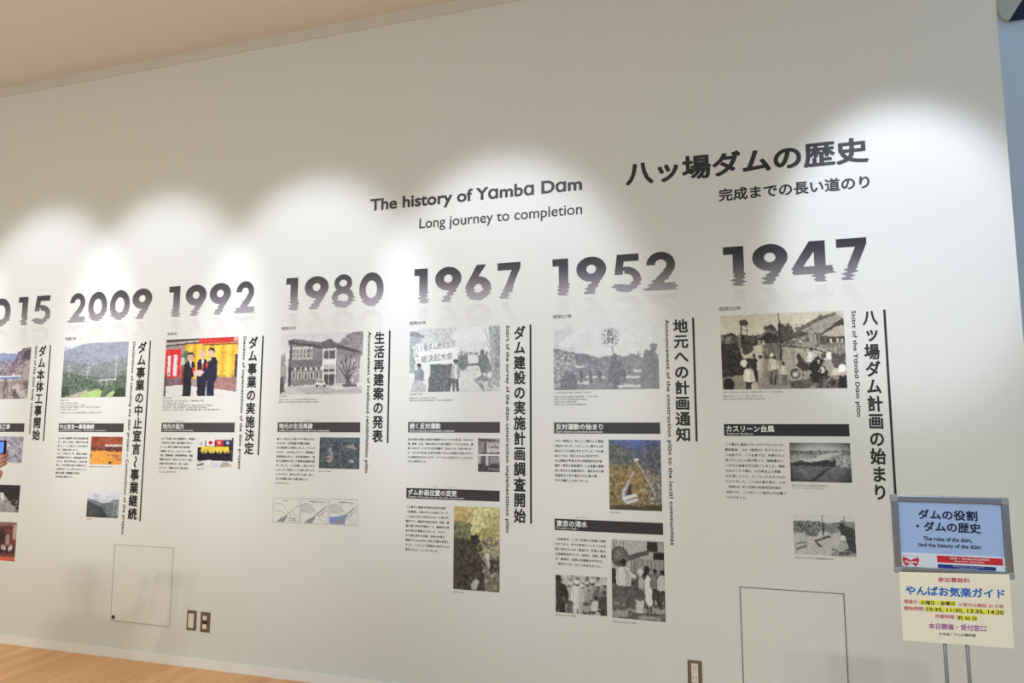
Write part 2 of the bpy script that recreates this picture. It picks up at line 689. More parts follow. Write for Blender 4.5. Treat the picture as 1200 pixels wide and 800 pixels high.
YEARS = [
    ('1947', 312, [(847.8, 871.7), (881.8, 923.4), (928.3, 976), (981, 1016.9)], (49, 45, 48), (142, 137, 140), 'darkest and rightmost of the big year numbers'),
    ('1952', 321, [(647.5, 666), (675.5, 710.5), (718, 751), (754.5, 793)], (58, 54, 57), (158, 153, 157), 'big year number above the picture of a raised round placard'),
    ('1967', 333, [(485.5, 501.2), (510, 540.7), (545.5, 575.8), (583, 610)], (66, 62, 65), (168, 163, 167), 'big year number above the picture of marchers with a banner'),
    ('1980', 344, [(335, 349), (357, 385), (389, 415), (421, 449.5)], (72, 68, 71), (165, 160, 164), 'big year number above the picture of a timber schoolhouse'),
    ('1992', 350, [(198, 211), (217.5, 241.9), (245.6, 270.4), (275, 298.5)], (70, 66, 68), (160, 155, 158), 'big year number above the colour picture of men shaking hands'),
    ('2009', 358, [(80.5, 100.5), (103.8, 125.5), (129, 152), (155, 178)], (74, 69, 71), (158, 152, 154), 'big year number above the colour picture of a wooded mountainside'),
    ('2015', 362, [(-36, -15), (-10, 12.8), (21.5, 32.5), (39.5, 59.5)], (72, 66, 68), (150, 143, 145), 'big year number cut off by the left edge of the photo'),
]
for yr, py, ed, c0, c1, words_ in YEARS:
    xs = [(at(a, py)[0], at(b, py)[0]) for a, b in ed]
    t = thing('year_numeral', 'rippled grey number %s, %s' % (yr, words_), 'number', (xs[0][0], 0, ZB), 'year numbers of the timeline')
    for j, (d, (a, b)) in enumerate(zip(yr, xs)):
        digit(d, a, b, t, int(yr)*7+j, c0, c1)


def era(s, b, y):
    o = words('era_label', s, b, INK2, P1, res=2, bold=.008)
    tag(o, 'tiny Japanese era date just below the number %s' % y, 'label', 'era dates of the timeline')


era('昭和22年', box((843.2, 359.5), (868.3, 358.5), (868.5, 363.5), (843.4, 364.5)), 1947)
era('昭和27年', box((648.3, 369), (670, 368), (670.2, 372.6), (648.4, 373.6)), 1952)
era('昭和42年', box((480.5, 376.5), (499.3, 375.7), (499.3, 380), (480.5, 380.7)), 1967)
era('昭和55年', box((330.6, 383), (347.2, 382), (347, 386), (330.3, 387)), 1980)
era('平成4年', box((196, 389.6), (207.5, 389), (207.4, 392.6), (195.7, 393.3)), 1992)
era('平成21年', box((76.7, 395.3), (89.3, 394.6), (89.2, 398.4), (76.5, 399)), 2009)

# ---- vertical headings with their long rule
HEADS = [
    ('1947', '八ッ場ダム計画の始まり', ((1010.6, 364.5), (1031.3, 363.5), (1038.3, 585), (1022, 586)), 'Start of the Yamba Dam plan',
     ((996.8, 364), (1004, 363.7), (1008.3, 487.8), (1002, 488)), ((1036.2, 362.6), (1049.4, 578.7)), 'tall upright Japanese heading with rule running down to the blue poster'),
    ('1952', '地元への計画通知', ((788.7, 374), (806.7, 373.2), (809.3, 517), (792, 517.6)), 'Announcement of the construction plan to the local communities',
     ((777.3, 374.5), (782.7, 374.2), (792, 638.9), (785.2, 638.5)), ((811.7, 372), (817, 517.2)), 'upright heading whose long English line runs lowest, right of the placard picture'),
    ('1967', 'ダム建設の実施計画調査開始', ((602, 382), (615.8, 381.4), (616.2, 612.8), (602, 612.3)), 'Start of the survey of the dam construction implementation plan',
     ((591.8, 381.5), (597.5, 381.2), (596.8, 623.8), (591.8, 623.5)), ((621.7, 380.1), (622.3, 613.4)), 'longest upright Japanese heading, right of the protest banner picture'),
    ('1980', '生活再建案の発表', ((439, 388.6), (451.2, 388), (448.6, 518.7), (435.8, 518.3)), 'Announcement of livelihood rehabilitation plan',
     ((430.6, 388.6), (435.4, 388.3), (431.2, 554), (426.4, 553.7)), ((457.2, 387), (454, 519)), 'short upright Japanese heading right of the timber schoolhouse picture'),
    ('1992', 'ダム事業の実施決定', ((292, 394.5), (302.4, 394), (297.2, 532.7), (285.8, 532.2)), 'Decision of implementation of the dam project',
     ((284.6, 394.5), (288.8, 394.2), (282.2, 549.6), (277.9, 549.2)), ((308.8, 393.1), (302.2, 533.1)), 'upright Japanese heading right of the handshake picture'),
    ('2009', 'ダム事業の中止宣言〜事業継続', ((162.5, 400.5), (172.5, 400), (160, 609.3), (149, 608.5)), 'Declaration of canceling the dam project ~ Continuation of the project',
     ((155, 400.6), (159, 400.4), (145.6, 626), (141.6, 625.4)), ((176.2, 398.8), (164.2, 610.5)), 'long upright Japanese heading above the small access panel on the left'),
    ('2015', 'ダム本体工事開始', ((45.7, 405), (54.2, 404.6), (47.2, 516), (37.8, 515.4)), 'Start of the dam body construction',
     ((40.3, 405.3), (43.8, 405), (37, 508.3), (33.3, 508)), ((59, 404.3), (51.2, 516.8)), 'leftmost upright Japanese heading on the wall'),
]
for yr, jp, bj, en, be, (ra, rb), lab in HEADS:
    B = box(*bj)
    t = thing('timeline_heading', lab, 'heading', (B[0], 0, B[2]), 'upright headings of the timeline')
    v, f = column(jp, .032, 3)
    flat('japanese_lettering', fit(v, *B), f, INK, P1, t, layers(jp, .032, 3))
    v, f = string(lat(en), .024, 3, .05)
    v = np.stack([v[:, 1], -v[:, 0]], 1)
    E_ = box(*be)
    flat('english_lettering', fit(v, *E_), f, INK, P1, t, layers(lat(en), .024, 3))
    a, b = at(*ra), at(*rb)
    x = (a[0]+b[0])/2
    flat('rule_line', np.array([(x-.0055, b[2]), (x+.0055, b[2]), (x+.0055, a[2]), (x-.0055, a[2])]), [(0, 1, 2, 3)], INK, P1, t)

# ---- dark caption bars
BARS = [
    ('1947', ((848, 496), (995, 497.5), (995.8, 511.9), (848.8, 509.8)), 'カスリーン台風', .396, 'Typhoon Kathleen', .223, [], (44, 42, 46), 'dark bar with white lettering under the flooded village picture'),
    ('1952', ((649.4, 494.4), (773.5, 495.3), (773.8, 508.5), (649.4, 507.3)), '反対運動の始まり', .455, 'Start of anti-construction movement', .452, [], (66, 63, 65), 'dark bar with white lettering above the colour valley picture'),
    ('1952', ((650, 606.7), (777, 613.4), (777.2, 627.4), (650, 620)), '東京の渇水', .294, 'Drought in Tokyo', .204, [('かっすい', .205, .295)], (58, 55, 57), 'lowest dark bar on the wall, above the street crowd pictures'),
    ('1967', ((478.3, 494.2), (585.9, 494.2), (585.9, 506.7), (478.3, 506.7)), '続く反対運動', .345, 'Anti-construction movement continued', .493, [('つづ', .03, .07)], (76, 72, 74), 'dark bar under the protest banner picture'),
    ('1967', ((476.4, 571.7), (585.8, 574.5), (585.4, 587.7), (476, 583.6)), 'ダム計画位置の変更', .536, 'Change of the plan site for the dam construction', .616, [('いち', .29, .335), ('へんこう', .445, .54)], (64, 60, 62), 'dark bar above the tall forest picture'),
    ('1980', ((325.6, 494.6), (422.4, 494.4), (422, 506.2), (325.2, 506.2)), '地元の生活再建', .417, 'Livelihood reconstruction in the local communities', .624, [('さいけん', .325, .42)], (74, 69, 71), 'dark bar above the small dark aerial picture'),
    ('1992', ((189.4, 495), (275, 495), (275, 506.2), (189.2, 506.2)), '地元の協力', .295, 'Cooperation by local communities', .433, [('きょうりょく', .19, .31)], (76, 70, 71), 'dark bar under the handshake picture'),
    ('2009', ((69, 495.9), (145, 495.9), (144.8, 506), (68.9, 506)), '中止宣言〜事業継続', .538, 'Declaration of cancellation ~ Continuation of the project', .72, [('ちゅうし', .155, .245), ('じぎょうけいぞく', .34, .525)], (74, 66, 66), 'dark bar above the small orange hall picture'),
    ('2015', ((-51, 496), (28.8, 495.7), (28.2, 505.7), (-52, 505.7)), 'ダム本体建設工事', .47, 'Construction of the dam body', .40, [('ほんたいけんせつこうじ', .15, .5)], (72, 64, 64), 'dark bar cut off by the left edge of the photo'),
]
for yr, b, jp, wj, en, we, ruby, c, lab in BARS:
    x0, x1, z0, z1 = box(*b)
    W_, H_ = x1-x0, z1-z0
    t = thing('caption_bar', lab, 'sign', (x0, 0, z0), 'dark caption bars of the timeline')
    flat('bar', np.array([(x0, z0), (x1, z0), (x1, z1), (x0, z1)]), [(0, 1, 2, 3)], mat('bar_ink_%d_%d' % (c[0], c[2]), c, .5), P1, t)
    sh = .33 if yr == '2015' else .018
    words('japanese_lettering', jp, (x0+sh*W_, x0+(sh+wj)*W_, z0+.32*H_, z1-.11*H_), WHITE_INK, P2, t, bold=.034, res=2)
    words('english_lettering', en, (x0+sh*W_, x0+(sh+we)*W_, z0+.06*H_, z0+.27*H_), WHITE_INK, P2, t, bold=.02, res=1)
    for s, a, e in ruby:
        words('furigana', s, (x0+a*W_, x0+e*W_, z1+.10*H_, z1+.25*H_), INK2, P1, t, res=1)

# ---- paragraphs of small print
PARAS = [
    ('1947', ((849, 516.5), (919, 517.5), (921.5, 587), (851.5, 584.5)), 'small black paragraph beside the grey aerial flood picture', [
        '八ッ場ダム建設のきっかけになったのは、', '戦後直後、1947（昭和22）年のカスリー', 'ン台風です。この台風では、利根川の上', '流でたくさんの雨が降って、戦後最大と', 'いわれる被害を引き起こしました。堤防',
        'はあちこちで壊れ、30万軒以上の家屋', 'が水浸しになり、亡くなった人は1100人', 'に上りました。この大水害を受け、1949', '（昭和24）年に利根川改修改訂計画が', '決定され、この中に八ッ場ダムも位置づ', 'けられました。']),
    ('1952', ((650, 513), (707, 513.3), (707.8, 566.5), (650.3, 564.3)), 'small paragraph beside the colour valley picture', [
        '1952（昭和27）年に八ッ場ダムの調査', 'が始まりました。しかし、八ッ場ダムの計', '画はすぐには進みませんでした。その理', '由の1つは、地元の人々の反対です。', 'ダム建設が予定された長野原町及び吾', '妻町（現在の東吾妻町）には吾妻の景勝', '地と称される吾妻渓谷や、歴史ある川原', '湯温泉など守り継がれた山里の穏', 'やかな暮らしがありました。']),
    ('1952', ((650.8, 627.5), (709.8, 630.5), (709.8, 667), (650.5, 661.5)), 'small paragraph above the picture of men in white hats', [
        '一方東京は、しばしば渇水の危機に見舞', 'われており、中でも東京オリンピックを目', '前に控えた1964（昭和39）年夏の渇水', 'は危機的状況でした。当時は、自衛、警視', '庁、警視庁、近県の応援給水が行われ', '「東京サバク」などと呼ばれました。']),
    ('1967', ((478, 511.8), (554.6, 511.5), (554, 543), (477.5, 543.3)), 'wide small paragraph beside the two stacked little grey pictures', [
        '地元住民は建設の説明や補償がなかったため反発、反対の立', '場、教育、生活、地域の絆なども含む建設すべてがみな反対。調', '査にも応じず、さまざまな反対運動や「反対もとめ」を強く訴えまし', 'た。ますます反対には反対を続けるものの過疎化が進んだせい', 'とか建設反対もありますが、すべてがみな反対することはかなわ', 'れない時代でした。']),
    ('1967', ((475.9, 590.5), (526.8, 591.8), (526, 648), (474.8, 646)), 'small paragraph beside the tall forest picture', [
        '八ッ場ダム建設予定地は当初は名勝', '「吾妻峡」の真ん中の上流近くにして、', '「上流の方まで水没される」と言われ、', '場所です。建設予定地は反対、移転、調', '査と国と町村が検討して、景勝地の保', '全を地元が要望されました。そのた', 'めに国は決めた計画、当初の計画の', '建設から600mほど上流に位置を変更し', 'ました。これにより景勝地の約4分の3は', '保存されることになりました。']),
    ('1980', ((325, 511), (369.8, 511), (368.2, 568.3), (322.5, 568.3)), 'small paragraph beside the dark aerial picture', [
        '厳しい反対と心配の中で地元をまと', 'めるため、生活再建の問題は建設', '省と群馬県とが検討しました。そのよう', 'ななか、1980年にかけて、群馬県が', '長野原町に対し、生活再建案を、翌', '年に吾妻町に対して振興対策案を提', '示しました。これを機に、地元の方々', 'も少しずつ将来のことを話し合うよう', 'になります。地元の方々と話し合い、', 'ダムを前提に建てる道を選ぶこと', 'になりました。']),
    ('1992', ((188.6, 510.9), (228.2, 510.9), (227, 555), (186, 555)), 'small paragraph beside the picture of a row of flags', [
        '1992（平成4）年に長野原町と、群馬県', '（平成4年）用地、国が協定を交わし', 'た「八ッ場ダム建設に係る協定書」', 'を締結しました。これにより、地域', '住民、国関係者、群馬県関係者、調査', '測量も始まり、地元のまとまりと国と', '地域の協力を得られ、国との協力', 'のもとに、事業は大きく進み始め', 'ることになりました。']),
    ('2009', ((68.6, 510.6), (104.2, 510.6), (100.5, 560.5), (64.8, 560.3)), 'small paragraph beside the orange hall picture', [
        '2009年の総選挙で民主党政権が誕', '生し、新しい大臣は、建設の中止を宣', '言した。「八ッ場ダム」の中止宣言で', 'あり、全国が注目しました。', '2011（平成23）年、検証の結果、', '事業継続が決まり、建設継続を求め', 'る人々、地元の声もあり、生活の再', '建と、治水計画の面から建設をめぐ', 'る動きが、2011年12月のこと。', '建設の再開、事業継続の決定は、', '地元待望の結果でした。']),
]
for yr, b, lab, lines in PARAS:
    x0, x1, z0, z1 = box(*b)
    V, Fc, n = [], [], 0
    ph = (z1-z0)/len(lines)
    ref = max(len(s) for s in lines)
    for i, s in enumerate(lines):
        v, f = string(s, .015, 1, .05)
        wd = v[:, 0].max()
        last = i == len(lines)-1 or wd < .85*ref*1.05 and len(s) < ref-1
        sc = ph*.50/.9 if last else (x1-x0)/wd
        q = np.stack([x0+v[:, 0]*min(sc, (x1-x0)/wd), z1-(i+1)*ph+.12*ph+(v[:, 1]+.1)*ph*.56], 1)
        V.append(q)
        Fc += [tuple(k+n for k in t) for t in f]
        n += len(q)
    o = flat('text_paragraph', np.vstack(V), Fc, INK2, P1, None, np.concatenate([layers(s, .015, 1) for s in lines]))
    tag(o, lab, 'text', 'paragraphs of the timeline')

# ================================================================== PICTURES ON THE WALL


def pic_flood_village():
    p = Pic(178, 108, (203, 191, 164), 11)
    p.grad(0, .42, (190, 178, 152), (214, 203, 178))
    D, M = (62, 57, 52), (104, 96, 86)
    p.poly([(0, .28), (.03, .27), (.1, .24), (.14, .28), (.2, .27), (.26, .3), (.33, .27), (.36, .24), (.38, .17), (.43, .15), (.455, .2), (.47, .26), (.48, .2),
            (.5, .13), (.53, .17), (.56, .13), (.585, .2), (.6, .26), (.66, .24), (.70, .2), (.75, .45), (0, .45)], (84, 78, 70), rough=.04, tex=26)
    p.poly([(0, .29), (.09, .28), (.11, .38), (0, .40)], (128, 118, 104))
    p.poly([(.31, .32), (.40, .22), (.48, .31), (.47, .40), (.34, .40)], (66, 60, 55))
    p.poly([(.30, .31), (.40, .205), (.49, .29), (.485, .315), (.40, .24), (.32, .33)], (120, 112, 100))
    p.line(.175, .1, .178, .42, .012, (60, 54, 50))
    p.line(.222, .12, .222, .38, .010, (60, 54, 50))
    p.poly([(.16, .09), (.2, .06), (.235, .09), (.24, .13), (.2, .15), (.17, .14)], (78, 72, 64), rough=.03)
    p.line(.178, .2, .222, .22, .006, M)
    p.line(.155, .27, .165, .52, .016, (140, 130, 116))
    # water
    p.poly([(.18, .56), (.25, .43), (.34, .40), (.50, .40), (.56, .43), (.75, .52), (.82, .55), (.82, .8), (.2, .8)], (160, 150, 132))
    p.poly([(.18, .58), (.25, .43), (.34, .41), (.34, .62), (.2, .66)], (204, 194, 170), .85, rough=.02)
    p.poly([(.34, .41), (.49, .40), (.50, .60), (.40, .66), (.35, .60)], (98, 92, 83), .8, rough=.03)
    p.poly([(.51, .42), (.57, .45), (.76, .54), (.78, .62), (.53, .70)], (178, 168, 148), .8, rough=.02)
    for i in range(46):
        x = p.r.uniform(.3, .78)
        y = p.r.uniform(.43, .58)
        p.line(x, y, x, y+p.r.uniform(.06, .16), .005, (96, 90, 81) if i % 2 else (204, 194, 170), .45)
    for i in range(30):
        x, y = p.r.uniform(.22, .74), p.r.uniform(.46, .70)
        p.line(x, y, x+p.r.uniform(.02, .06), y+.004, .005, (206, 197, 174) if i % 2 else (124, 116, 104), .5)
    p.line(.485, 0, .495, .62, .010, (58, 53, 48))
    p.rect(.478, .14, .505, .20, D)
    # large farmhouse on the right
    p.poly([(.66, .34), (.74, .26), (1, .30), (1, .56), (.84, .50), (.7, .43)], (96, 88, 78), tex=20)
    p.poly([(.62, .20), (.66, .19), (.80, .07), (.815, .04), (.83, .06), (.93, .02), (.95, .05), (.68, .24), (.63, .26)], (100, 92, 82))
    p.poly([(.655, .245), (.80, .13), (.945, .045), (.97, .07), (.985, .12), (.90, .19), (.83, .29), (.70, .27)], (158, 148, 131), tex=8)
    p.poly([(.82, .29), (.90, .19), (.985, .10), (1, .12), (1, .19), (.93, .21), (.86, .30)], (74, 68, 62))
    for x in (.70, .735, .77, .80):
        p.line(x, .30, x, .42, .008, (178, 166, 148))
    p.rect(.72, .28, .76, .42, (168, 158, 140), .8)
    p.poly([(.82, .31), (.92, .22), (1, .19), (1, .33), (.90, .33)], (172, 161, 142), tex=8)
    p.rect(.86, .335, 1, .43, (70, 64, 58))
    for x in (.88, .93, .965):
        p.rect(x, .36, x+.018, .44, (190, 180, 160))
    p.poly([(.50, .42), (.60, .34), (.68, .31), (.71, .37), (.60, .43)], (134, 125, 112), tex=14)
    p.poly([(.595, .44), (.66, .385), (.79, .40), (.745, .48)], (152, 142, 126), tex=12)
    p.line(.50, .43, .60, .452, .010, (74, 68, 62))
    p.line(.60, .452, .745, .485, .010, (74, 68, 62))
    p.line(.745, .485, .90, .56, .012, (66, 60, 56))
    p.poly([(.76, .47), (.9, .40), (1, .42), (1, .60), (.92, .55)], (128, 119, 106), tex=16)
    p.poly([(.82, .52), (1, .57), (1, .80), (.80, .66)], (70, 64, 60), .8, rough=.03)
    for i in range(18):
        t = i/18
        p.line(.66+.32*t, .245-.19*t, .70+.26*t, .27-.10*t, .004, (128, 119, 105), .5)
    p.speck(.52, .33, .70, .42, 24, (196, 186, 166), .008, .8)
    p.speck(.52, .33, .72, .42, 20, (84, 78, 70), .008, .8)
    p.speck(.76, .44, 1, .56, 26, (176, 166, 148), .010, .7)
    p.speck(.30, .36, .36, .41, 8, (180, 170, 150), .008)
    p.speck(0, .27, .6, .40, 60, (58, 53, 48), .010, .7)
    p.speck(.5, .15, .75, .3, 30, (108, 100, 89), .008, .7)
    # dark bank on the left and the near ground
    p.poly([(-.1, .40), (.10, .38), (.16, .44), (.18, .58), (.27, .60), (.26, .74), (.17, .86), (-.1, .9)], (60, 55, 51), rough=.06, tex=30)
    p.poly([(-.1, .86), (.18, .80), (.4, .80), (.8, .82), (1.1, .85), (1.1, 1.1), (-.1, 1.1)], (146, 136, 123), rough=.03, tex=12)
    p.poly([(.17, .38), (.27, .42), (.26, .5), (.19, .54)], (80, 73, 66), rough=.05)
    p.man(.275, .53, .90, (64, 58, 55), (56, 52, 50))
    p.man(.325, .545, .92, (196, 186, 168), (172, 162, 146))
    p.man(.375, .55, .90, (150, 140, 126), (140, 130, 118))
    p.man(.42, .53, .94, (188, 178, 160), (80, 74, 70), hair=(214, 205, 188))
    p.man(.44, .56, .88, (206, 196, 178), (120, 112, 104))
    p.man(.51, .645, .94, (214, 206, 188), (110, 102, 96), hair=(50, 46, 44))
    p.ell(.185, .65, .03, .05, (216, 208, 190))
    p.man(.225, .66, 1.08, (222, 214, 190), (66, 60, 60), wd=.36, hair=(60, 54, 50))
    p.ell(.055, .93, .045, .09, (48, 44, 42))
    p.ell(.27, .97, .03, .06, (186, 172, 156))
    p.poly([(.60, .76), (.63, .62), (.66, .60), (.70, .68), (.74, .80), (.62, .84)], (74, 68, 64), rough=.02)
    p.ell(.635, .58, .02, .04, (70, 62, 58))
    p.man(.735, .47, .80, (216, 208, 194), (70, 66, 64), wd=.34)
    p.poly([(.70, .80), (.72, .68), (.78, .58), (.84, .66), (.87, .84), (.82, .94), (.74, .92)], (54, 50, 50), rough=.02)
    p.speck(.78, .62, .86, .80, 14, (190, 180, 164), .012)
    p.poly([(.83, .66), (.88, .60), (.90, .76), (.86, .84)], (164, 154, 140), rough=.03)
    p.poly([(.85, .54), (.89, .53), (.885, .63), (.845, .62)], (226, 218, 202))
    p.ell(.60, .80, .055, .10, (170, 160, 144))
    p.ell(.60, .80, .040, .07, (92, 85, 78))
    p.ell(.60, .81, .02, .035, (200, 190, 172))
    p.poly([(.55, .90), (.72, .86), (.74, .95), (.66, 1), (.56, .98)], (98, 90, 84), rough=.02, tex=18)
    p.speck(.62, .74, .72, .86, 16, (160, 150, 136), .014)
    p.poly([(.74, .95), (.82, .90), (.95, .88), (.97, 1), (.76, 1)], (112, 104, 96), rough=.03, tex=20)
    p.speck(.78, .86, .94, .98, 20, (84, 78, 74), .014)
    p.poly([(.93, 1), (.94, .84), (.97, .80), (1, .84), (1, 1)], (50, 46, 46))
    p.ell(.965, .745, .03, .055, (232, 226, 214))
    p.ell(.972, .82, .016, .03, (180, 164, 146))
    g = p.a.mean(2, keepdims=True)
    p.a = (g+(p.a-g)*.7-112)*1.18+118
    return p.done(7)


def pic_placard_rally():
    p = Pic(160, 104, (222, 222, 218), 21)
    t = noise(104, 160, 26, 5)
    p.a -= (t[..., None]-.3)*16
    p.poly([(0, .08), (.05, .1), (.14, .06), (.2, .12), (.1, .26), (.03, .36), (0, .3)], (196, 196, 194), .7, rough=.08)
    C = (140, 138, 142)
    p.poly([(0, .37), (.06, .40), (.14, .43), (.22, .47), (.31, .47), (.4, .52), (.45, .54), (.5, .51), (.6, .51), (.7, .52), (.75, .48), (.8, .50), (.85, .56), (1, .6),
            (1, 1), (0, 1)], C, rough=.012, tex=14)
    p.poly([(.0, .37), (.14, .43), (.31, .475), (.42, .535), (.42, .62), (.2, .58), (0, .56)], (128, 126, 131), rough=.02, tex=8)
    p.line(.81, .46, .81, .62, .012, (132, 130, 134))
    for _ in range(30):
        x, y = p.r.uniform(.02, .22), p.r.uniform(.33, .44)
        p.line(x, y, x+p.r.uniform(-.05, .05), y+p.r.uniform(-.03, .05), .004, (176, 175, 177), .6)
    p.speck(.0, .46, .22, .96, 170, (206, 206, 204), .009, .7)
    p.speck(.22, .54, .55, .9, 60, (176, 175, 177), .007, .6)
    p.speck(.65, .56, .85, .75, 40, (166, 165, 167), .006, .6)
    p.poly([(.08, .8), (.12, .73), (.2, .74), (.24, .86), (.22, 1), (.06, 1)], (120, 118, 124), rough=.02)
    p.speck(.2, .5, .9, 1, 160, (118, 116, 121), .009, .5)
    p.speck(.2, .5, .9, 1, 90, (166, 165, 167), .007, .5)
    for x0, y0, x1, y1 in ((.22, .64, .31, .675), (.32, .785, .43, .825), (.66, .80, .83, .84), (.77, .71, .85, .75), (.23, .865, .34, .92), (.45, .80, .5, .84), (.62, .93, .83, .97)):
        p.poly([(x0, y0), (x1, y0+.01), (x1, y1), (x0, y1)], (222, 222, 219), .85, rough=.03)
    for x in (.27, .45, .68, .36):
        p.man(x, .72, .90, (118, 116, 122), (116, 114, 120), (122, 120, 126))
    p.poly([(.53, .9), (.53, .70), (.56, .58), (.62, .57), (.655, .66), (.66, .8), (.62, .9), (.615, 1), (.57, 1), (.56, .9)], (118, 116, 122), rough=.015)
    p.ell(.59, .52, .026, .045, (116, 114, 120))
    p.line(.565, .36, .582, .5, .010, (120, 118, 122))
    p.poly([(.835, 1), (.84, .66), (.86, .50), (.90, .45), (.95, .44), (.99, .52), (1, .58), (1, 1)], (132, 130, 135), rough=.012, tex=4)
    p.ell(.952, .41, .030, .055, (134, 132, 136))
    p.ell(.89, .475, .027, .04, (134, 132, 136))
    p.poly([(.92, .36), (.95, .345), (.985, .36), (.985, .40), (.92, .40)], (138, 136, 141))
    # hand painted rim of the round placard
    for i in range(30):
        a = i/30*2*math.pi
        p.ell(.555+.082*math.cos(a), .235+.135*math.sin(a), .006, .012, (176, 175, 177), .75)
    for sx in (-.055, .055):
        for k in range(5):
            p.speck(.555+sx-.012, .14+k*.045, .555+sx+.012, .16+k*.045, 4, (140, 138, 142), .007)
    return p.done(5, gamma=.88)


def pic_banner_march():
    p = Pic(150, 104, (226, 227, 225), 31)
    G, Dk = (150, 152, 153), (104, 107, 109)
    p.poly([(.1, 0), (.55, 0), (.45, .18), (.32, .24), (.1, .15)], (196, 198, 197), .8, rough=.1, tex=24)
    p.speck(.2, 0, .48, .22, 70, (172, 174, 174), .008, .7)
    p.poly([(0, .04), (.05, .03), (.17, .12), (.15, .17), (0, .12)], (140, 142, 143), rough=.02)
    p.rect(0, .13, .13, .23, (168, 170, 170), tex=16)
    p.poly([(.13, .15), (.26, .12), (.3, .22), (.13, .25)], (206, 207, 205), tex=12)
    p.rect(0, .22, .07, .7, (168, 170, 170), tex=26)
    p.poly([(.88, 0), (1, 0), (1, .85), (.90, .82)], (150, 153, 154), tex=34)
    p.poly([(.89, 0), (.93, 0), (.95, .85), (.905, .85)], (176, 178, 178), tex=8)
    p.line(.83, .05, .88, .25, .008, (158, 160, 161))
    p.speck(.84, .36, .9, .45, 6, (130, 132, 134), .012)
    # road and verge
    p.poly([(.62, .60), (.80, .60), (.72, .80), (.84, 1), (.54, 1)], (216, 217, 214), rough=.02, tex=8)
    p.poly([(.72, .82), (.80, .76), (1, .86), (1, 1), (.82, 1)], (142, 144, 146), rough=.02)
    p.speck(.76, .84, 1, 1, 90, (210, 211, 208), .012, .8)
    p.line(.73, .82, .84, 1, .014, (104, 106, 108))
    # crowd
    p.poly([(.22, .58), (.3, .55), (.4, .58), (.48, .56), (.5, .70), (.46, 1), (.22, 1)], (98, 101, 103), rough=.03)
    p.speck(.24, .62, .46, .98, 70, (132, 134, 136), .009, .8)
    p.poly([(.54, .46), (.58, .42), (.65, .45), (.67, .6), (.6, .68), (.54, .64)], (118, 121, 123), rough=.03, tex=20)
    p.speck(.53, .38, .66, .48, 16, (150, 152, 153), .012, .8)
    p.rect(.665, .43, .775, .57, (224, 224, 221), rough=.01)
    p.rect(.665, .57, .78, .605, (112, 114, 116), rough=.01)
    for x in (.68, .7, .73, .75):
        p.ell(x, .42, .012, .022, (128, 130, 132))
    # banner
    p.poly([(.04, .27), (.30, .235), (.52, .205), (.535, .40), (.54, .54), (.3, .565), (.075, .575)], (235, 236, 233), rough=.008)
    p.speck(.55, .25, .9, .42, 60, (202, 204, 203), .010, .6)
    p.speck(.0, .2, .1, .7, 40, (140, 142, 143), .010, .6)
    p.speck(.93, 0, 1, .8, 70, (124, 127, 129), .012, .6)
    p.speck(.93, 0, 1, .8, 50, (196, 198, 197), .010, .6)
    p.speck(.58, .6, .8, 1, 40, (196, 198, 196), .014, .5)
    # figures in front
    p.man(.115, .55, 1.05, (150, 152, 153), (142, 144, 146), (124, 126, 128), wd=.32)
    p.poly([(.16, .58), (.24, .57), (.235, .78), (.17, .80)], (228, 229, 226), rough=.01)
    p.poly([(.04, .84), (.12, .80), (.19, .9), (.19, 1), (.02, 1)], (182, 183, 183), rough=.03, tex=14)
    p.man(.52, .50, 1.02, (188, 190, 189), (96, 98, 101), (132, 134, 136), wd=.30)
    p.line(.525, .60, .525, .80, .018, (230, 231, 228))
    p.poly([(.76, .46), (.80, .42), (.855, .44), (.885, .55), (.90, .66), (.87, .72), (.79, .72), (.775, .6)], (116, 119, 121), rough=.012)
    p.ell(.805, .40, .022, .04, (104, 106, 108))
    p.poly([(.86, .58), (.91, .60), (.90, .70), (.86, .70)], (126, 128, 130))
    p.line(.805, .7, .815, .83, .018, (134, 136, 138))
    p.line(.85, .7, .845, .83, .018, (134, 136, 138))
    return p.done(7, gamma=.86)


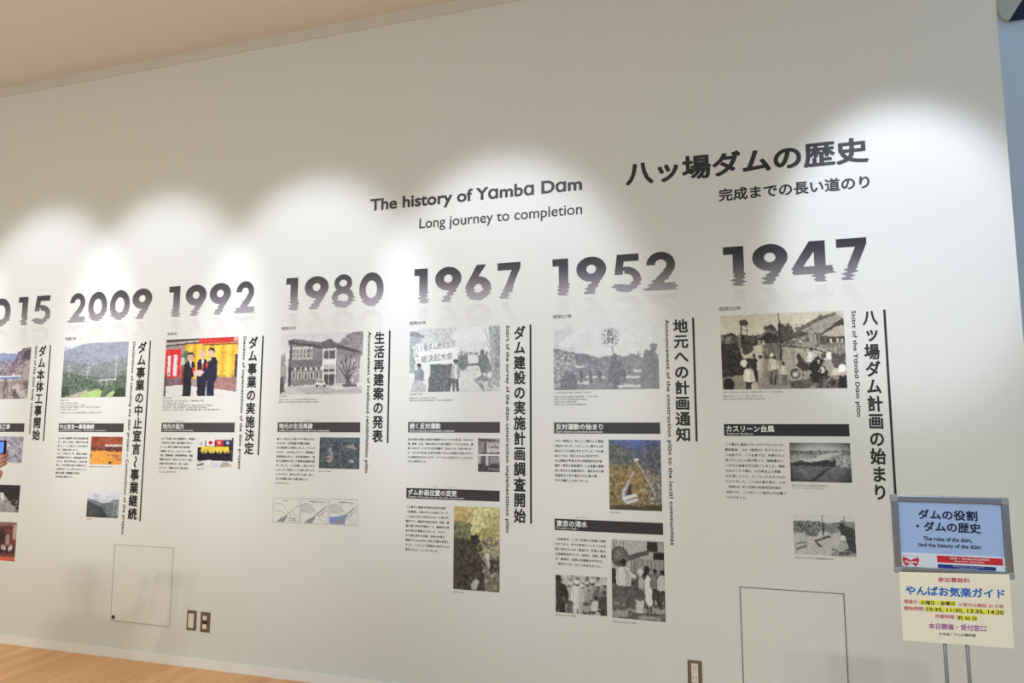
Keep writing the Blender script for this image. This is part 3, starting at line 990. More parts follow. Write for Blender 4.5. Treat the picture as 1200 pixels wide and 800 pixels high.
def pic_schoolhouse():
    p = Pic(136, 104, (196, 192, 193), 41)
    p.grad(0, .4, (190, 187, 188), (206, 203, 203))
    p.poly([(.70, .18), (.80, .06), (.9, 0), (1, 0), (1, .4), (.75, .35)], (126, 121, 123), rough=.03, tex=26)
    p.speck(.75, .05, 1, .4, 60, (152, 147, 149), .008, .6)
    p.poly([(0, .35), (.06, .3), (.08, .8), (0, .9)], (140, 135, 137), rough=.03, tex=20)
    D = (78, 73, 76)
    p.poly([(.11, .16), (.5, .22), (.72, .22), (.96, .33), (.96, .82), (.10, .86)], (122, 117, 119))
    p.poly([(.09, .11), (.16, .08), (.50, .16), (.60, .10), (.70, .20), (.97, .32), (.97, .36), (.68, .26), (.5, .26), (.13, .17), (.10, .20)], D)
    p.poly([(.16, .09), (.5, .17), (.5, .20), (.16, .13)], (112, 107, 110))
    p.poly([(.49, .21), (.60, .10), (.71, .20), (.70, .23), (.50, .24)], (98, 93, 96))
    p.poly([(.11, .2), (.14, .2), (.14, .86), (.10, .88)], (70, 66, 68))
    for i in range(20):
        p.line(.13, .28+i*.03, .52, .30+i*.027, .004, (116, 111, 114), .5)
    for i in range(6):
        x = .15+i*.043
        p.rect(x, .22, x+.034, .42, (196, 193, 192))
        p.rect(x+.008, .26, x+.028, .40, (110, 105, 108))
        p.line(x, .33, x+.034, .33, .005, (206, 203, 202))
    for i in range(5):
        x = .15+i*.072
        p.rect(x, .63, x+.05, .75, (190, 187, 186))
        p.rect(x+.014, .645, x+.036, .74, (66, 62, 64))
    for i in range(6):
        x = .14+i*.065
        p.rect(x, .56, x+.03, .60, (82, 78, 80))
        p.rect(x+.034, .555, x+.06, .605, (198, 195, 194))
    p.poly([(.52, .26), (.68, .26), (.685, .86), (.53, .88)], (178, 174, 174))
    p.rect(.54, .30, .67, .42, (86, 81, 84))
    p.rect(.53, .44, .68, .52, (214, 211, 209))
    p.rect(.54, .60, .68, .63, (72, 68, 70))
    p.rect(.545, .68, .675, .86, (78, 73, 76))
    for x in (.53, .60, .675):
        p.line(x, .26, x, .86, .011, (218, 215, 213))
    p.poly([(.70, .36), (.95, .42), (.95, .80), (.70, .82)], (146, 141, 143), tex=12)
    for i in range(4):
        p.rect(.72+i*.06, .44, .76+i*.06, .55, (182, 178, 178))
        p.rect(.73+i*.06, .46, .75+i*.06, .54, (112, 107, 110))
    p.poly([(0, .9), (.12, .86), (.5, .86), (1, .84), (1, 1), (0, 1)], (182, 178, 178), rough=.02, tex=10)
    p.poly([(.2, .90), (.5, .88), (1, .94), (1, 1), (.35, 1)], (160, 156, 157), .7, rough=.02)
    p.line(.15, .45, .60, 1.0, .006, (104, 99, 102))
    p.poly([(.11, .44), (.52, .45), (.52, .53), (.11, .54)], (104, 99, 102), .8)
    p.speck(.72, .34, .98, .50, 40, (92, 87, 90), .008, .7)
    p.poly([(.62, .88), (.98, .82), (1, .87), (.7, .93)], (212, 209, 208), .7, rough=.02)
    # tree and car
    for a, l in ((-1.2, .30), (-1.45, .40), (-1.7, .36), (-1.95, .34), (-1.0, .25), (-2.2, .26)):
        p.line(.83, .80, .83+l*.62*math.cos(a), .80+l*1.05*math.sin(a), .016, (84, 79, 82))
    p.poly([(.80, .86), (.82, .62), (.86, .62), (.86, .86)], (80, 75, 78))
    p.poly([(.76, .86), (.85, .80), (.92, .82), (.94, .88), (.78, .9)], (96, 91, 94), rough=.03)
    p.poly([(.43, .85), (.45, .80), (.47, .76), (.54, .76), (.56, .82), (.57, .86)], (206, 203, 202))
    p.rect(.47, .775, .535, .81, (98, 93, 96))
    p.ell(.46, .865, .015, .02, (60, 56, 58))
    p.ell(.55, .865, .015, .02, (60, 56, 58))
    p.poly([(0, .72), (.05, .70), (.06, .95), (0, 1)], (84, 79, 82), rough=.03)
    p.speck(.85, .6, 1, .86, 30, (206, 203, 202), .012, .6)
    p.a = (p.a-120)*1.15+128
    return p.done(5, gamma=.86)


def pic_handshake():
    p = Pic(130, 108, (222, 221, 218), 51)
    p.poly([(0, 0), (1, 0), (1, .93), (.0, .80)], (172, 150, 152))
    # ceiling, curtains and screens
    p.poly([(0, 0), (.5, 0), (.5, .09), (0, .13)], (96, 78, 78), rough=.01, tex=20)
    p.poly([(0, .06), (.5, .03), (.5, .06), (0, .10)], (190, 178, 178))
    p.rect(0, .13, .3, .3, (168, 150, 152))
    p.poly([(.46, -.02), (1, -.02), (1, .09), (.46, .12)], (206, 62, 56))
    p.rect(.94, 0, 1, .07, (210, 160, 160))
    for i, x in enumerate((.27, .41, .53, .64, .80, .95)):
        x1 = (.41, .53, .64, .80, .95, 1.0)[i]
        p.grad(.1, .70, (230, 188, 62), (246, 206, 84), x, x1)
        t = np.abs((p.x-(x+x1)/2)/((x1-x)/2))
        m = (p.x > x) & (p.x < x1) & (p.y > .1) & (p.y < .7)
        p.a[m] = p.a[m]*(1-.42*(t[m]**3)[:, None])+np.array((188, 112, 40))*.42*(t[m]**3)[:, None]
        m2 = m & (t < .45)
        p.a[m2] = p.a[m2]*.7+np.array((252, 232, 120))*.3
    p.line(.53, .12, 1, .12, .012, (120, 74, 50))
    p.rect(.965, .30, 1, .70, (88, 66, 64))
    for x in (.72, .80, .90):
        p.line(x, .64, x+.05, .70, .008, (98, 66, 60))
        p.line(x+.06, .64, x+.02, .70, .008, (98, 66, 60))
    p.poly([(.63, .67), (1, .69), (1, .93), (.63, .88)], (170, 126, 124), rough=.01, tex=8)
    p.poly([(0, .18), (.22, .17), (.22, .66), (0, .70)], (224, 56, 52))
    p.rect(0, .24, .03, .65, (224, 56, 52))
    p.rect(.035, .29, .085, .65, (238, 224, 234))
    p.rect(.125, .28, .175, .65, (238, 224, 234))
    p.poly([(0, .70), (.24, .66), (.26, .82), (0, .82)], (128, 104, 112), tex=12)
    p.poly([(.22, .30), (.27, .20), (.33, .22), (.36, .34), (.30, .50), (.24, .50)], (112, 118, 92), rough=.05, tex=24)
    p.poly([(.22, .33), (.27, .31), (.28, .45), (.23, .47)], (206, 204, 200), rough=.03)
    p.rect(.235, .48, .30, .82, (150, 76, 62))
    p.rect(-.01, .62, .035, 1, (84, 80, 86))
    p.line(.0, .64, .07, .60, .02, (130, 90, 90))
    p.poly([(0, .82), (.26, .80), (1, .93), (1, 1), (0, 1)], (224, 223, 220))
    p.rect(-.01, .66, .032, 1, (88, 84, 90))
    # three men in dark suits
    N1, N2, N3 = (44, 40, 52), (42, 40, 56), (46, 44, 66)
    p.poly([(.27, 1), (.27, .56), (.285, .43), (.335, .39), (.40, .40), (.43, .48), (.43, .62), (.385, .70), (.385, 1)], N1)
    p.ell(.355, .325, .042, .07, (222, 178, 160))
    p.poly([(.31, .30), (.33, .24), (.38, .24), (.41, .29), (.40, .33), (.385, .28), (.33, .28)], (40, 34, 38))
    p.poly([(.345, .39), (.375, .39), (.375, .52)], (230, 226, 230))
    p.poly([(.475, 1), (.45, .56), (.455, .42), (.495, .36), (.56, .36), (.60, .42), (.60, .64), (.585, 1)], N2)
    p.ell(.528, .28, .040, .07, (224, 178, 164))
    p.poly([(.49, .24), (.51, .20), (.55, .20), (.565, .25), (.53, .225)], (206, 170, 158))
    p.poly([(.51, .36), (.55, .36), (.53, .50)], (232, 228, 232))
    p.poly([(.60, 1), (.60, .70), (.57, .58), (.60, .42), (.64, .34), (.70, .33), (.735, .42), (.73, .70), (.70, .76), (.70, 1)], N3)
    p.ell(.645, .255, .040, .07, (224, 182, 170))
    p.poly([(.595, .24), (.62, .175), (.67, .175), (.69, .23), (.685, .28), (.665, .22), (.62, .215)], (44, 38, 44))
    p.poly([(.61, .36), (.645, .33), (.63, .42)], (226, 220, 236))
    p.line(.46, .92, .46, 1, .010, (224, 223, 220))
    p.line(.592, .86, .592, 1, .012, (224, 223, 220))
    p.poly([(.395, .58), (.44, .55), (.54, .55), (.56, .60), (.50, .66), (.42, .65)], (232, 196, 184), rough=.01)
    p.line(.54, .56, .60, .62, .02, N3)
    for x, y in ((.41, .53), (.535, .50), (.59, .46)):
        p.ell(x, y, .020, .034, (218, 66, 60))
        p.ell(x-.004, y+.04, .010, .03, (222, 92, 84))
    return p.done(4)


def pic_mountain():
    p = Pic(124, 104, (216, 218, 222), 61)
    p.poly([(0, .12), (.12, .09), (.3, .02), (.5, -.02), (1, -.05), (1, 1), (0, 1)], (150, 152, 168), tex=8)
    t = noise(104, 124, 9, 8)
    for i in range(70):
        x, y = p.r.uniform(0, 1), p.r.uniform(.05, .5)
        p.line(x, y, x+p.r.uniform(.05, .16), y+p.r.uniform(.08, .2), .008, (124, 128, 140) if i % 2 else (176, 176, 188), .4)
    p.poly([(0, .30), (.2, .34), (.5, .42), (.8, .34), (1, .3), (1, 1), (0, 1)], (118, 128, 122), .8, rough=.05, tex=22)
    p.poly([(0, .52), (.2, .56), (.45, .62), (.7, .66), (1, .58), (1, 1), (0, 1)], (88, 100, 84), rough=.06, tex=34)
    p.speck(0, .54, 1, .95, 140, (72, 84, 68), .014, .7)
    p.speck(0, .56, 1, .95, 60, (126, 140, 108), .010, .6)
    for x, y0, y1 in ((.11, .33, .62), (.40, .36, .66), (.83, .24, .70)):
        p.line(x, y0, x, y1, .010, (196, 198, 204))
        p.line(x-.05, y0+.1, x+.05, y0+.1, .008, (196, 198, 204))
        p.line(x-.04, y0+.16, x+.04, y0+.16, .008, (196, 198, 204))
    p.poly([(.57, .68), (.82, .66), (.82, .69), (.57, .71)], (176, 178, 178))
    for x in (.62, .70, .78):
        p.line(x, .69, x, .78, .012, (160, 162, 160))
    p.poly([(.28, .98), (.40, .90), (.60, .84), (.64, .90), (.62, 1), (.3, 1)], (170, 198, 116), rough=.02, tex=10)
    p.poly([(.05, .98), (.30, .90), (.45, .85), (.4, .9), (.25, 1)], (176, 168, 150), rough=.02)
    p.poly([(.68, 1), (.78, .90), (.84, .88), (.80, 1)], (172, 190, 120), rough=.03)
    p.poly([(0, .80), (.1, .78), (.14, .95), (0, 1)], (60, 70, 56), rough=.05, tex=16)
    p.speck(0, .3, 1, .6, 130, (102, 114, 108), .012, .5)
    p.speck(0, .3, 1, .6, 90, (140, 150, 150), .010, .5)
    p.speck(0, .05, 1, .35, 90, (130, 132, 148), .012, .5)
    p.poly([(.83, .88), (.92, .84), (1, .86), (1, 1), (.82, 1)], (56, 66, 50), rough=.05, tex=16)
    return p.done(6, gamma=.85)


def pic_dam_site():
    p = Pic(120, 100, (228, 229, 222), 71)
    p.poly([(0, .13), (.3, .16), (.55, .10), (.8, .13), (.86, .7), (0, .7)], (150, 158, 186), rough=.02, tex=8)
    p.poly([(.42, .30), (.56, .24), (.66, .32), (.74, .26), (.86, .3), (.86, .7), (.3, .7)], (150, 140, 150), rough=.05, tex=26)
    p.poly([(.0, .35), (.2, .22), (.4, .30), (.62, .5), (.62, .62), (0, .62)], (138, 124, 132), rough=.05, tex=26)
    p.poly([(.72, .36), (.80, .10), (.88, .03), (1, .0), (1, .60), (.62, .60)], (134, 118, 130), rough=.03, tex=22)
    p.poly([(.9, .1), (1, .06), (1, .22), (.88, .24)], (92, 80, 92), rough=.04)
    p.poly([(.66, .60), (.9, .3), (1, .24), (1, .64), (.7, .66)], (180, 166, 164), rough=.04, tex=16)
    for i in range(40):
        x, y = p.r.uniform(.4, 1), p.r.uniform(.2, .6)
        p.line(x, y, x-p.r.uniform(.02, .1), y+.12, .01, (200, 188, 186) if i % 2 else (130, 116, 122), .5)
    p.speck(0, .25, 1, .55, 90, (100, 88, 96), .014, .55)
    p.speck(0, .25, 1, .55, 80, (186, 174, 176), .012, .6)
    p.rect(.2, .545, .86, .60, (226, 226, 224), rough=.02)
    p.rect(-.01, .58, .84, .615, (92, 116, 190))
    p.rect(-.01, .615, .80, .66, (190, 184, 170), rough=.02)
    p.poly([(0, .66), (1, .64), (1, 1), (0, 1)], (160, 146, 138), rough=.03, tex=26)
    for x in (.62, .64, .67):
        p.line(x, .62, x+.01, .98, .014, (104, 92, 86))
    p.poly([(.72, .80), (.82, .70), (.94, .84), (1, 1), (.90, 1)], (196, 186, 186), rough=.03, tex=12)
    p.poly([(.72, .80), (.80, .80), (.88, 1), (.80, 1)], (110, 98, 98), rough=.02)
    p.speck(0, .66, 1, 1, 90, (112, 98, 94), .014, .6)
    p.speck(0, .66, 1, 1, 90, (196, 184, 178), .012, .6)
    p.poly([(.9, .66), (1, .66), (1, .82), (.94, .78)], (120, 106, 112), rough=.03)
    p.speck(.5, .78, .75, .98, 14, (214, 206, 204), .014, .8)
    return p.done(5)


def pic_blossom_site():
    p = Pic(56, 46, (166, 164, 178), 72)
    p.tex(p.x > -1, 40, 5)
    p.speck(0, 0, 1, 1, 40, (206, 204, 214), .03, .6)
    p.speck(0, .1, 1, .9, 26, (96, 88, 96), .03, .6)
    p.speck(.3, .3, .8, .7, 8, (238, 236, 238), .03, .9)
    return p.done(8)


def pic_night_floodlight():
    p = Pic(56, 48, (56, 48, 52), 73)
    p.poly([(0, .35), (.5, .3), (.62, .48), (.8, .72), (1, .92), (1, 1), (0, 1)], (150, 144, 144), rough=.05, tex=50)
    p.poly([(.44, .3), (.52, .3), (.56, .55), (.46, .6)], (226, 222, 220), rough=.04)
    p.speck(.3, .6, .95, .98, 40, (208, 204, 202), .02, .8)
    p.speck(.75, .5, .85, .6, 3, (170, 166, 166), .02)
    return p.done(6)


def pic_stage():
    p = Pic(60, 52, (96, 62, 60), 74)
    p.rect(0, 0, 1, .12, (150, 108, 98))
    p.rect(0, .22, .66, .7, (74, 48, 48))
    p.poly([(.66, .1), (1, .08), (1, .88), (.66, .8)], (118, 60, 60))
    p.rect(.70, .3, .8, .6, (170, 150, 146))
    p.rect(.88, .05, 1, .45, (206, 190, 180), .8)
    for i in range(16):
        x = .03+i*.06
        p.man(x, .55+.05*(i % 2), .85, (214, 204, 198) if i % 3 else (60, 50, 54), (60, 46, 48), (190, 150, 130))
    p.rect(0, .80, 1, .86, (120, 72, 68), tex=10)
    p.rect(0, .88, 1, 1, (214, 104, 84))
    return p.done(5)


def pic_assembly_hall():
    p = Pic(64, 56, (206, 118, 70), 75)
    p.rect(0, 0, 1, .5, (162, 84, 60), tex=22)
    for i in range(14):
        p.line(.1+i*.08, 0, .05+i*.075, .3, .012, (188, 116, 86), .6)
    p.poly([(0, .0), (.35, .0), (.1, .35), (0, .4)], (142, 70, 54), .8)
    p.rect(.0, .36, 1, .52, (108, 62, 52), rough=.03, tex=26)
    p.speck(.0, .38, 1, .56, 50, (196, 132, 96), .014, .8)
    p.speck(.0, .42, 1, .58, 40, (66, 42, 42), .016, .9)
    p.rect(.46, .28, 1, .35, (240, 230, 224))
    for i in range(9):
        p.rect(.47+i*.06, .295, .50+i*.06, .34, (150, 90, 76), .8)
    p.poly([(0, .55), (.4, .50), (1, .56), (1, 1), (0, 1)], (240, 166, 74), rough=.02, tex=8)
    p.poly([(.62, .66), (.7, .62), (1, .78), (1, .90)], (190, 130, 86), .8, rough=.02)
    p.speck(.65, .66, 1, .9, 18, (150, 96, 76), .018, .9)
    p.man(.58, .52, .70, (220, 196, 180), (70, 52, 52))
    p.ell(.64, .93, .05, .05, (80, 62, 56))
    p.ell(.02, .7, .03, .08, (110, 84, 64))
    return p.done(5)


def pic_bridge_valley():
    p = Pic(64, 56, (222, 222, 228), 76)
    p.grad(0, .4, (228, 228, 232), (206, 210, 222))
    p.poly([(0, .36), (.3, .42), (.6, .50), (.8, .38), (1, .34), (1, 1), (0, 1)], (126, 132, 146), rough=.02, tex=8)
    p.poly([(.4, .6), (.6, .46), (.8, .5), (1, .44), (1, 1), (.3, 1)], (112, 122, 124), rough=.02)
    p.poly([(0, .40), (.2, .52), (.45, .62), (.6, .80), (.7, 1), (0, 1)], (74, 80, 80), rough=.04, tex=16)
    p.line(0, .36, 1, .46, .016, (172, 174, 182))
    p.line(.24, .18, .25, .5, .022, (120, 122, 132))
    p.line(.33, .19, .335, .5, .022, (132, 134, 144))
    p.line(.86, .44, .85, .9, .02, (178, 180, 186))
    p.line(.96, .45, .95, .86, .02, (178, 180, 186))
    p.rect(0, .93, .7, 1, (54, 58, 58), rough=.03)
    return p.done(4)


def pic_flag_row():
    p = Pic(70, 62, (222, 222, 220), 77)
    p.rect(-.01, .1, 1.01, .78, (44, 38, 48))
    p.rect(-.01, .1, .22, .34, (222, 222, 224))
    p.ell(.1, .21, .05, .06, (196, 184, 180))
    p.rect(.25, .08, .47, .29, (238, 236, 236))
    p.ell(.36, .18, .055, .062, (206, 50, 56))
    p.rect(.50, .08, .71, .29, (206, 60, 68))
    p.ell(.6, .18, .045, .05, (232, 190, 190))
    p.rect(.74, .08, .95, .28, (52, 56, 92))
    p.ell(.84, .18, .04, .05, (200, 202, 216))
    p.rect(.10, .30, .88, .62, (236, 208, 74), tex=10)
    p.line(.1, .46, .88, .46, .02, (190, 160, 70), .5)
    for i in range(9):
        p.man(.09+i*.105, .42+.03*(i % 2), .82, (40, 36, 46), (38, 34, 44), (198, 160, 140), wd=.32)
    p.poly([(-.01, .84), (.3, .76), (1.01, .80), (1.01, 1.01), (-.01, 1.01)], (222, 222, 220))
    p.rect(.38, .85, .58, .98, (206, 206, 224))
    p.poly([(.62, 1), (.70, .84), (.84, .80), (.98, .95)], (178, 166, 150), rough=.05, tex=20)
    p.poly([(0, .9), (.2, .85), (.2, .92), (0, .97)], (80, 112, 104))
    p.rect(.94, .0, 1.01, .8, (70, 64, 70))
    return p.done(4)


def pic_dark_aerial():
    p = Pic(80, 66, (82, 92, 98), 78)
    p.tex(p.x > -1, 30, 8)
    p.poly([(0, 0), (1, 0), (1, .12), (.5, .18), (0, .1)], (100, 112, 122), .7, rough=.06)
    for i in range(26):
        x, y = p.r.uniform(.2, .95), p.r.uniform(.1, .9)
        p.line(x, y, x+p.r.uniform(-.16, .16), y+p.r.uniform(.05, .2), .012, (142, 150, 150), .4)
    p.line(.58, .15, .52, .55, .022, (160, 166, 160), .6)
    p.line(.52, .55, .58, 1, .022, (150, 156, 152), .6)
    p.poly([(.22, .28), (.30, .36), (.32, .52), (.36, .66), (.30, .80), (.20, .78), (.17, .62), (.26, .56)], (170, 156, 152), rough=.08, tex=24)
    p.poly([(.66, .25), (.84, .22), (.92, .36), (.86, .42), (.78, .34), (.68, .34)], (184, 168, 164), rough=.05, tex=14)
    p.poly([(.72, .74), (.82, .70), (.88, .78), (.78, .80)], (184, 186, 176), rough=.04)
    p.speck(.15, .25, .4, .8, 30, (120, 118, 116), .018, .6)
    p.speck(.62, .2, .95, .45, 24, (120, 118, 116), .018, .6)
    p.speck(0, 0, 1, 1, 90, (66, 76, 80), .022, .6)
    for i in range(30):
        x, y = p.r.uniform(.1, .9), p.r.uniform(.1, .9)
        p.line(x, y, x+p.r.uniform(-.14, .14), y+p.r.uniform(-.1, .1), .010, (150, 158, 156), .45)
    return p.done(7)


def pic_placard_house():
    p = Pic(44, 34, (176, 166, 168), 79)
    p.rect(0, .06, .28, 1, (150, 140, 142), tex=14)
    p.poly([(0, .0), (.95, .12), (1, .2), (.3, .24), (0, .12)], (96, 88, 90))
    p.rect(.3, .26, .38, 1, (88, 80, 84))
    p.rect(.40, .34, 1, .9, (204, 196, 196))
    for i in range(4):
        p.speck(.48+i*.13, .45, .54+i*.13, .62, 4, (72, 66, 70), .03)
    p.rect(.1, .9, 1, 1, (96, 88, 92), rough=.05)
    p.ell(.08, .36, .03, .05, (92, 84, 88))
    return p.done(6)


def pic_meeting_room():
    p = Pic(44, 36, (118, 110, 114), 80)
    p.rect(0, 0, .14, .5, (190, 184, 186))
    p.rect(.16, 0, .36, .55, (102, 94, 98))
    p.rect(.37, .0, .47, .6, (206, 200, 202))
    p.rect(.55, .08, .9, .45, (150, 142, 146), tex=12)
    p.rect(.92, 0, 1, .4, (176, 168, 172))
    p.poly([(0, .6), (.2, .5), (.5, .62), (1, .6), (1, 1), (0, 1)], (82, 75, 80), rough=.05, tex=22)
    for x in (.1, .3, .66, .82):
        p.ell(x, .56, .05, .08, (70, 63, 68))
    p.rect(.45, .76, 1, .86, (136, 128, 132), rough=.03)
    return p.done(6)


def pic_gorge():
    p = Pic(72, 130, (92, 86, 62), 81)
    p.grad(0, .45, (196, 186, 116), (120, 112, 76))
    t = noise(130, 72, 6, 3, 4)
    p.a += ((t-.5)*110)[..., None]*(p.y < .5)[..., None]
    p.poly([(0, .0), (.35, .02), (.2, .2), (0, .2)], (198, 156, 96), .6, rough=.1, tex=26)
    p.poly([(0, .18), (.3, .2), (.42, .36), (.1, .45), (0, .4)], (104, 112, 84), .7, rough=.1, tex=26)
    p.poly([(.45, .02), (.8, .0), (.7, .24), (.45, .34), (.36, .26)], (236, 228, 170), .75, rough=.12, tex=20)
    p.speck(.3, .02, 1, .42, 120, (226, 214, 140), .03, .5)
    p.speck(.3, .05, 1, .45, 60, (128, 120, 74), .03, .5)
    p.poly([(0, .40), (.2, .38), (.35, .40), (.55, .50), (.66, .62), (.8, .7), (.7, 1), (0, 1)], (62, 56, 50), rough=.06, tex=22)
    p.poly([(.35, .34), (.56, .36), (.62, .5), (.48, .47), (.38, .4)], (48, 42, 40), rough=.06)
    p.poly([(.6, .42), (.8, .36), (1, .40), (1, 1), (.7, 1), (.66, .7)], (112, 104, 92), rough=.08, tex=40)
    p.poly([(.66, .56), (.76, .54), (.8, .62), (.7, .66)], (186, 178, 158), rough=.05, tex=18)
    p.poly([(.7, .62), (.98, .60), (1, .74), (.82, .8)], (44, 38, 38), .8, rough=.08)
    p.speck(.62, .46, .98, .95, 46, (158, 150, 134), .028, .7)
    p.speck(.05, .5, .6, .95, 60, (82, 76, 64), .03, .5)
    p.speck(.5, .3, 1, .6, 70, (206, 196, 130), .026, .5)
    p.speck(0, .2, .5, .55, 70, (70, 74, 52), .026, .6)
    p.speck(.1, .4, .75, .98, 90, (40, 34, 32), .03, .5)
    p.poly([(.70, .56), (.76, .56), (.80, .70), (.74, .72)], (206, 202, 194), .8, rough=.05)
    p.poly([(.38, .92), (.5, .85), (.56, .88), (.52, .97), (.42, 1)], (178, 176, 172), rough=.04, tex=16)
    return p.done(9, gamma=.85)


def pic_valley_colour():
    p = Pic(84, 112, (138, 122, 96), 82)
    p.poly([(0, 0), (1, 0), (1, .3), (.6, .3), (.4, .16), (0, .1)], (92, 96, 128), rough=.03, tex=16)
    p.poly([(.1, .02), (.5, .0), (.8, .05), (.6, .14), (.4, .13)], (98, 108, 172), .8, rough=.05)
    p.poly([(0, .02), (.2, .08), (.42, .2), (.5, .32), (.3, .5), (0, .5)], (104, 110, 104), rough=.05, tex=26)
    p.poly([(1, .06), (.7, .14), (.56, .28), (.66, .42), (.85, .5), (1, .5)], (98, 98, 108), rough=.05, tex=28)
    p.poly([(0, .36), (.3, .34), (.46, .40), (.42, .6), (.3, .75), (.2, 1), (0, 1)], (152, 132, 94), rough=.05, tex=36)
    p.speck(0, .38, .35, .9, 50, (96, 92, 62), .026, .6)
    p.poly([(.5, .42), (.62, .42), (.76, .66), (.8, .84), (.5, .9), (.4, .8), (.42, .62)], (150, 126, 88), rough=.04, tex=34)
    p.poly([(.62, .42), (.78, .44), (1, .6), (1, 1), (.8, 1), (.78, .74)], (138, 132, 124), rough=.04, tex=34)
    p.speck(.66, .45, 1, .95, 60, (84, 82, 66), .026, .6)
    p.speck(.7, .5, 1, .9, 26, (196, 192, 186), .018, .7)
    p.poly([(.30, .04), (.46, .10), (.56, .22), (.50, .32), (.36, .22)], (98, 98, 112), .8, rough=.06, tex=22)
    p.poly([(.66, .16), (.60, .30), (.52, .24), (.56, .14)], (84, 86, 108), .8, rough=.06, tex=18)
    p.speck(0, .06, 1, .42, 120, (76, 80, 84), .02, .55)
    p.speck(0, .1, .5, .45, 60, (134, 132, 112), .018, .5)
    p.speck(.6, .14, 1, .45, 60, (134, 130, 134), .018, .5)
    p.speck(0, .4, .9, .95, 120, (176, 150, 104), .018, .5)
    p.speck(0, .4, .9, .95, 110, (92, 80, 56), .018, .55)
    p.poly([(.48, .27), (.56, .26), (.58, .29), (.5, .31)], (230, 228, 222), rough=.03)
    p.line(.53, .30, .66, .48, .03, (178, 168, 150))
    p.line(.60, .40, .86, .74, .03, (184, 172, 160))
    p.line(.58, .40, .82, .74, .014, (84, 76, 72))
    p.line(.47, .46, .38, .60, .035, (186, 182, 178))
    p.line(.38, .60, .28, .74, .05, (186, 186, 190))
    p.line(.28, .74, .30, .86, .07, (180, 182, 190))
    p.poly([(.38, .66), (.43, .62), (.42, .78), (.34, .8)], (66, 64, 70), rough=.03)
    p.poly([(.24, .82), (.50, .76), (.54, .80), (.28, .87)], (222, 222, 222))
    p.poly([(.30, .88), (.55, .82), (.56, .86), (.32, .92)], (206, 206, 208))
    p.poly([(0, .95), (.3, .92), (.6, .94), (1, .9), (1, 1), (0, 1)], (84, 76, 60), rough=.04, tex=16)
    p.poly([(.58, .70), (.70, .68), (.72, .72), (.6, .74)], (162, 168, 130), rough=.03)
    return p.done(9)


def pic_hat_crowd():
    p = Pic(84, 66, (146, 142, 140), 83)
    p.rect(-.01, -.01, 1.01, .3, (196, 192, 190), tex=30)
    p.speck(0, .0, 1, .25, 26, (104, 100, 98), .03, .8)
    for x, y, top in ((.30, .18, (190, 186, 184)), (.40, .10, (200, 196, 194)), (.62, .12, (186, 182, 180)), (.72, .08, (170, 166, 164)), (.84, .16, (120, 116, 114)), (.96, .12, (150, 146, 144)), (.52, .22, (206, 202, 200))):
        p.man(x, y, 1.05, top, (110, 106, 104), (96, 88, 84), wd=.34, hair=(214, 211, 208))
    p.speck(.2, .3, 1, .95, 60, (90, 86, 84), .016, .6)
    p.man(.43, .13, 1.12, (226, 224, 220), (218, 215, 212), (110, 100, 96), wd=.32, hair=(232, 229, 226))
    p.man(.06, .02, 1.3, (66, 62, 62), (60, 56, 56), (74, 68, 66), wd=.40, hair=(48, 44, 44))
    p.speck(0, .55, .2, .95, 30, (112, 108, 106), .02, .6)
    p.ell(.60, .78, .09, .16, (166, 162, 158))
    p.ell(.60, .72, .07, .05, (100, 96, 94))
    p.man(.80, .50, 1.3, (212, 209, 206), (206, 203, 200), (80, 74, 72), wd=.36, hair=(56, 52, 52))
    p.man(.95, .35, 1.2, (84, 80, 80), (74, 70, 70), (110, 104, 100), wd=.36)
    p.speck(.5, .85, 1, 1, 10, (60, 56, 56), .03, .7)
    return p.done(8)


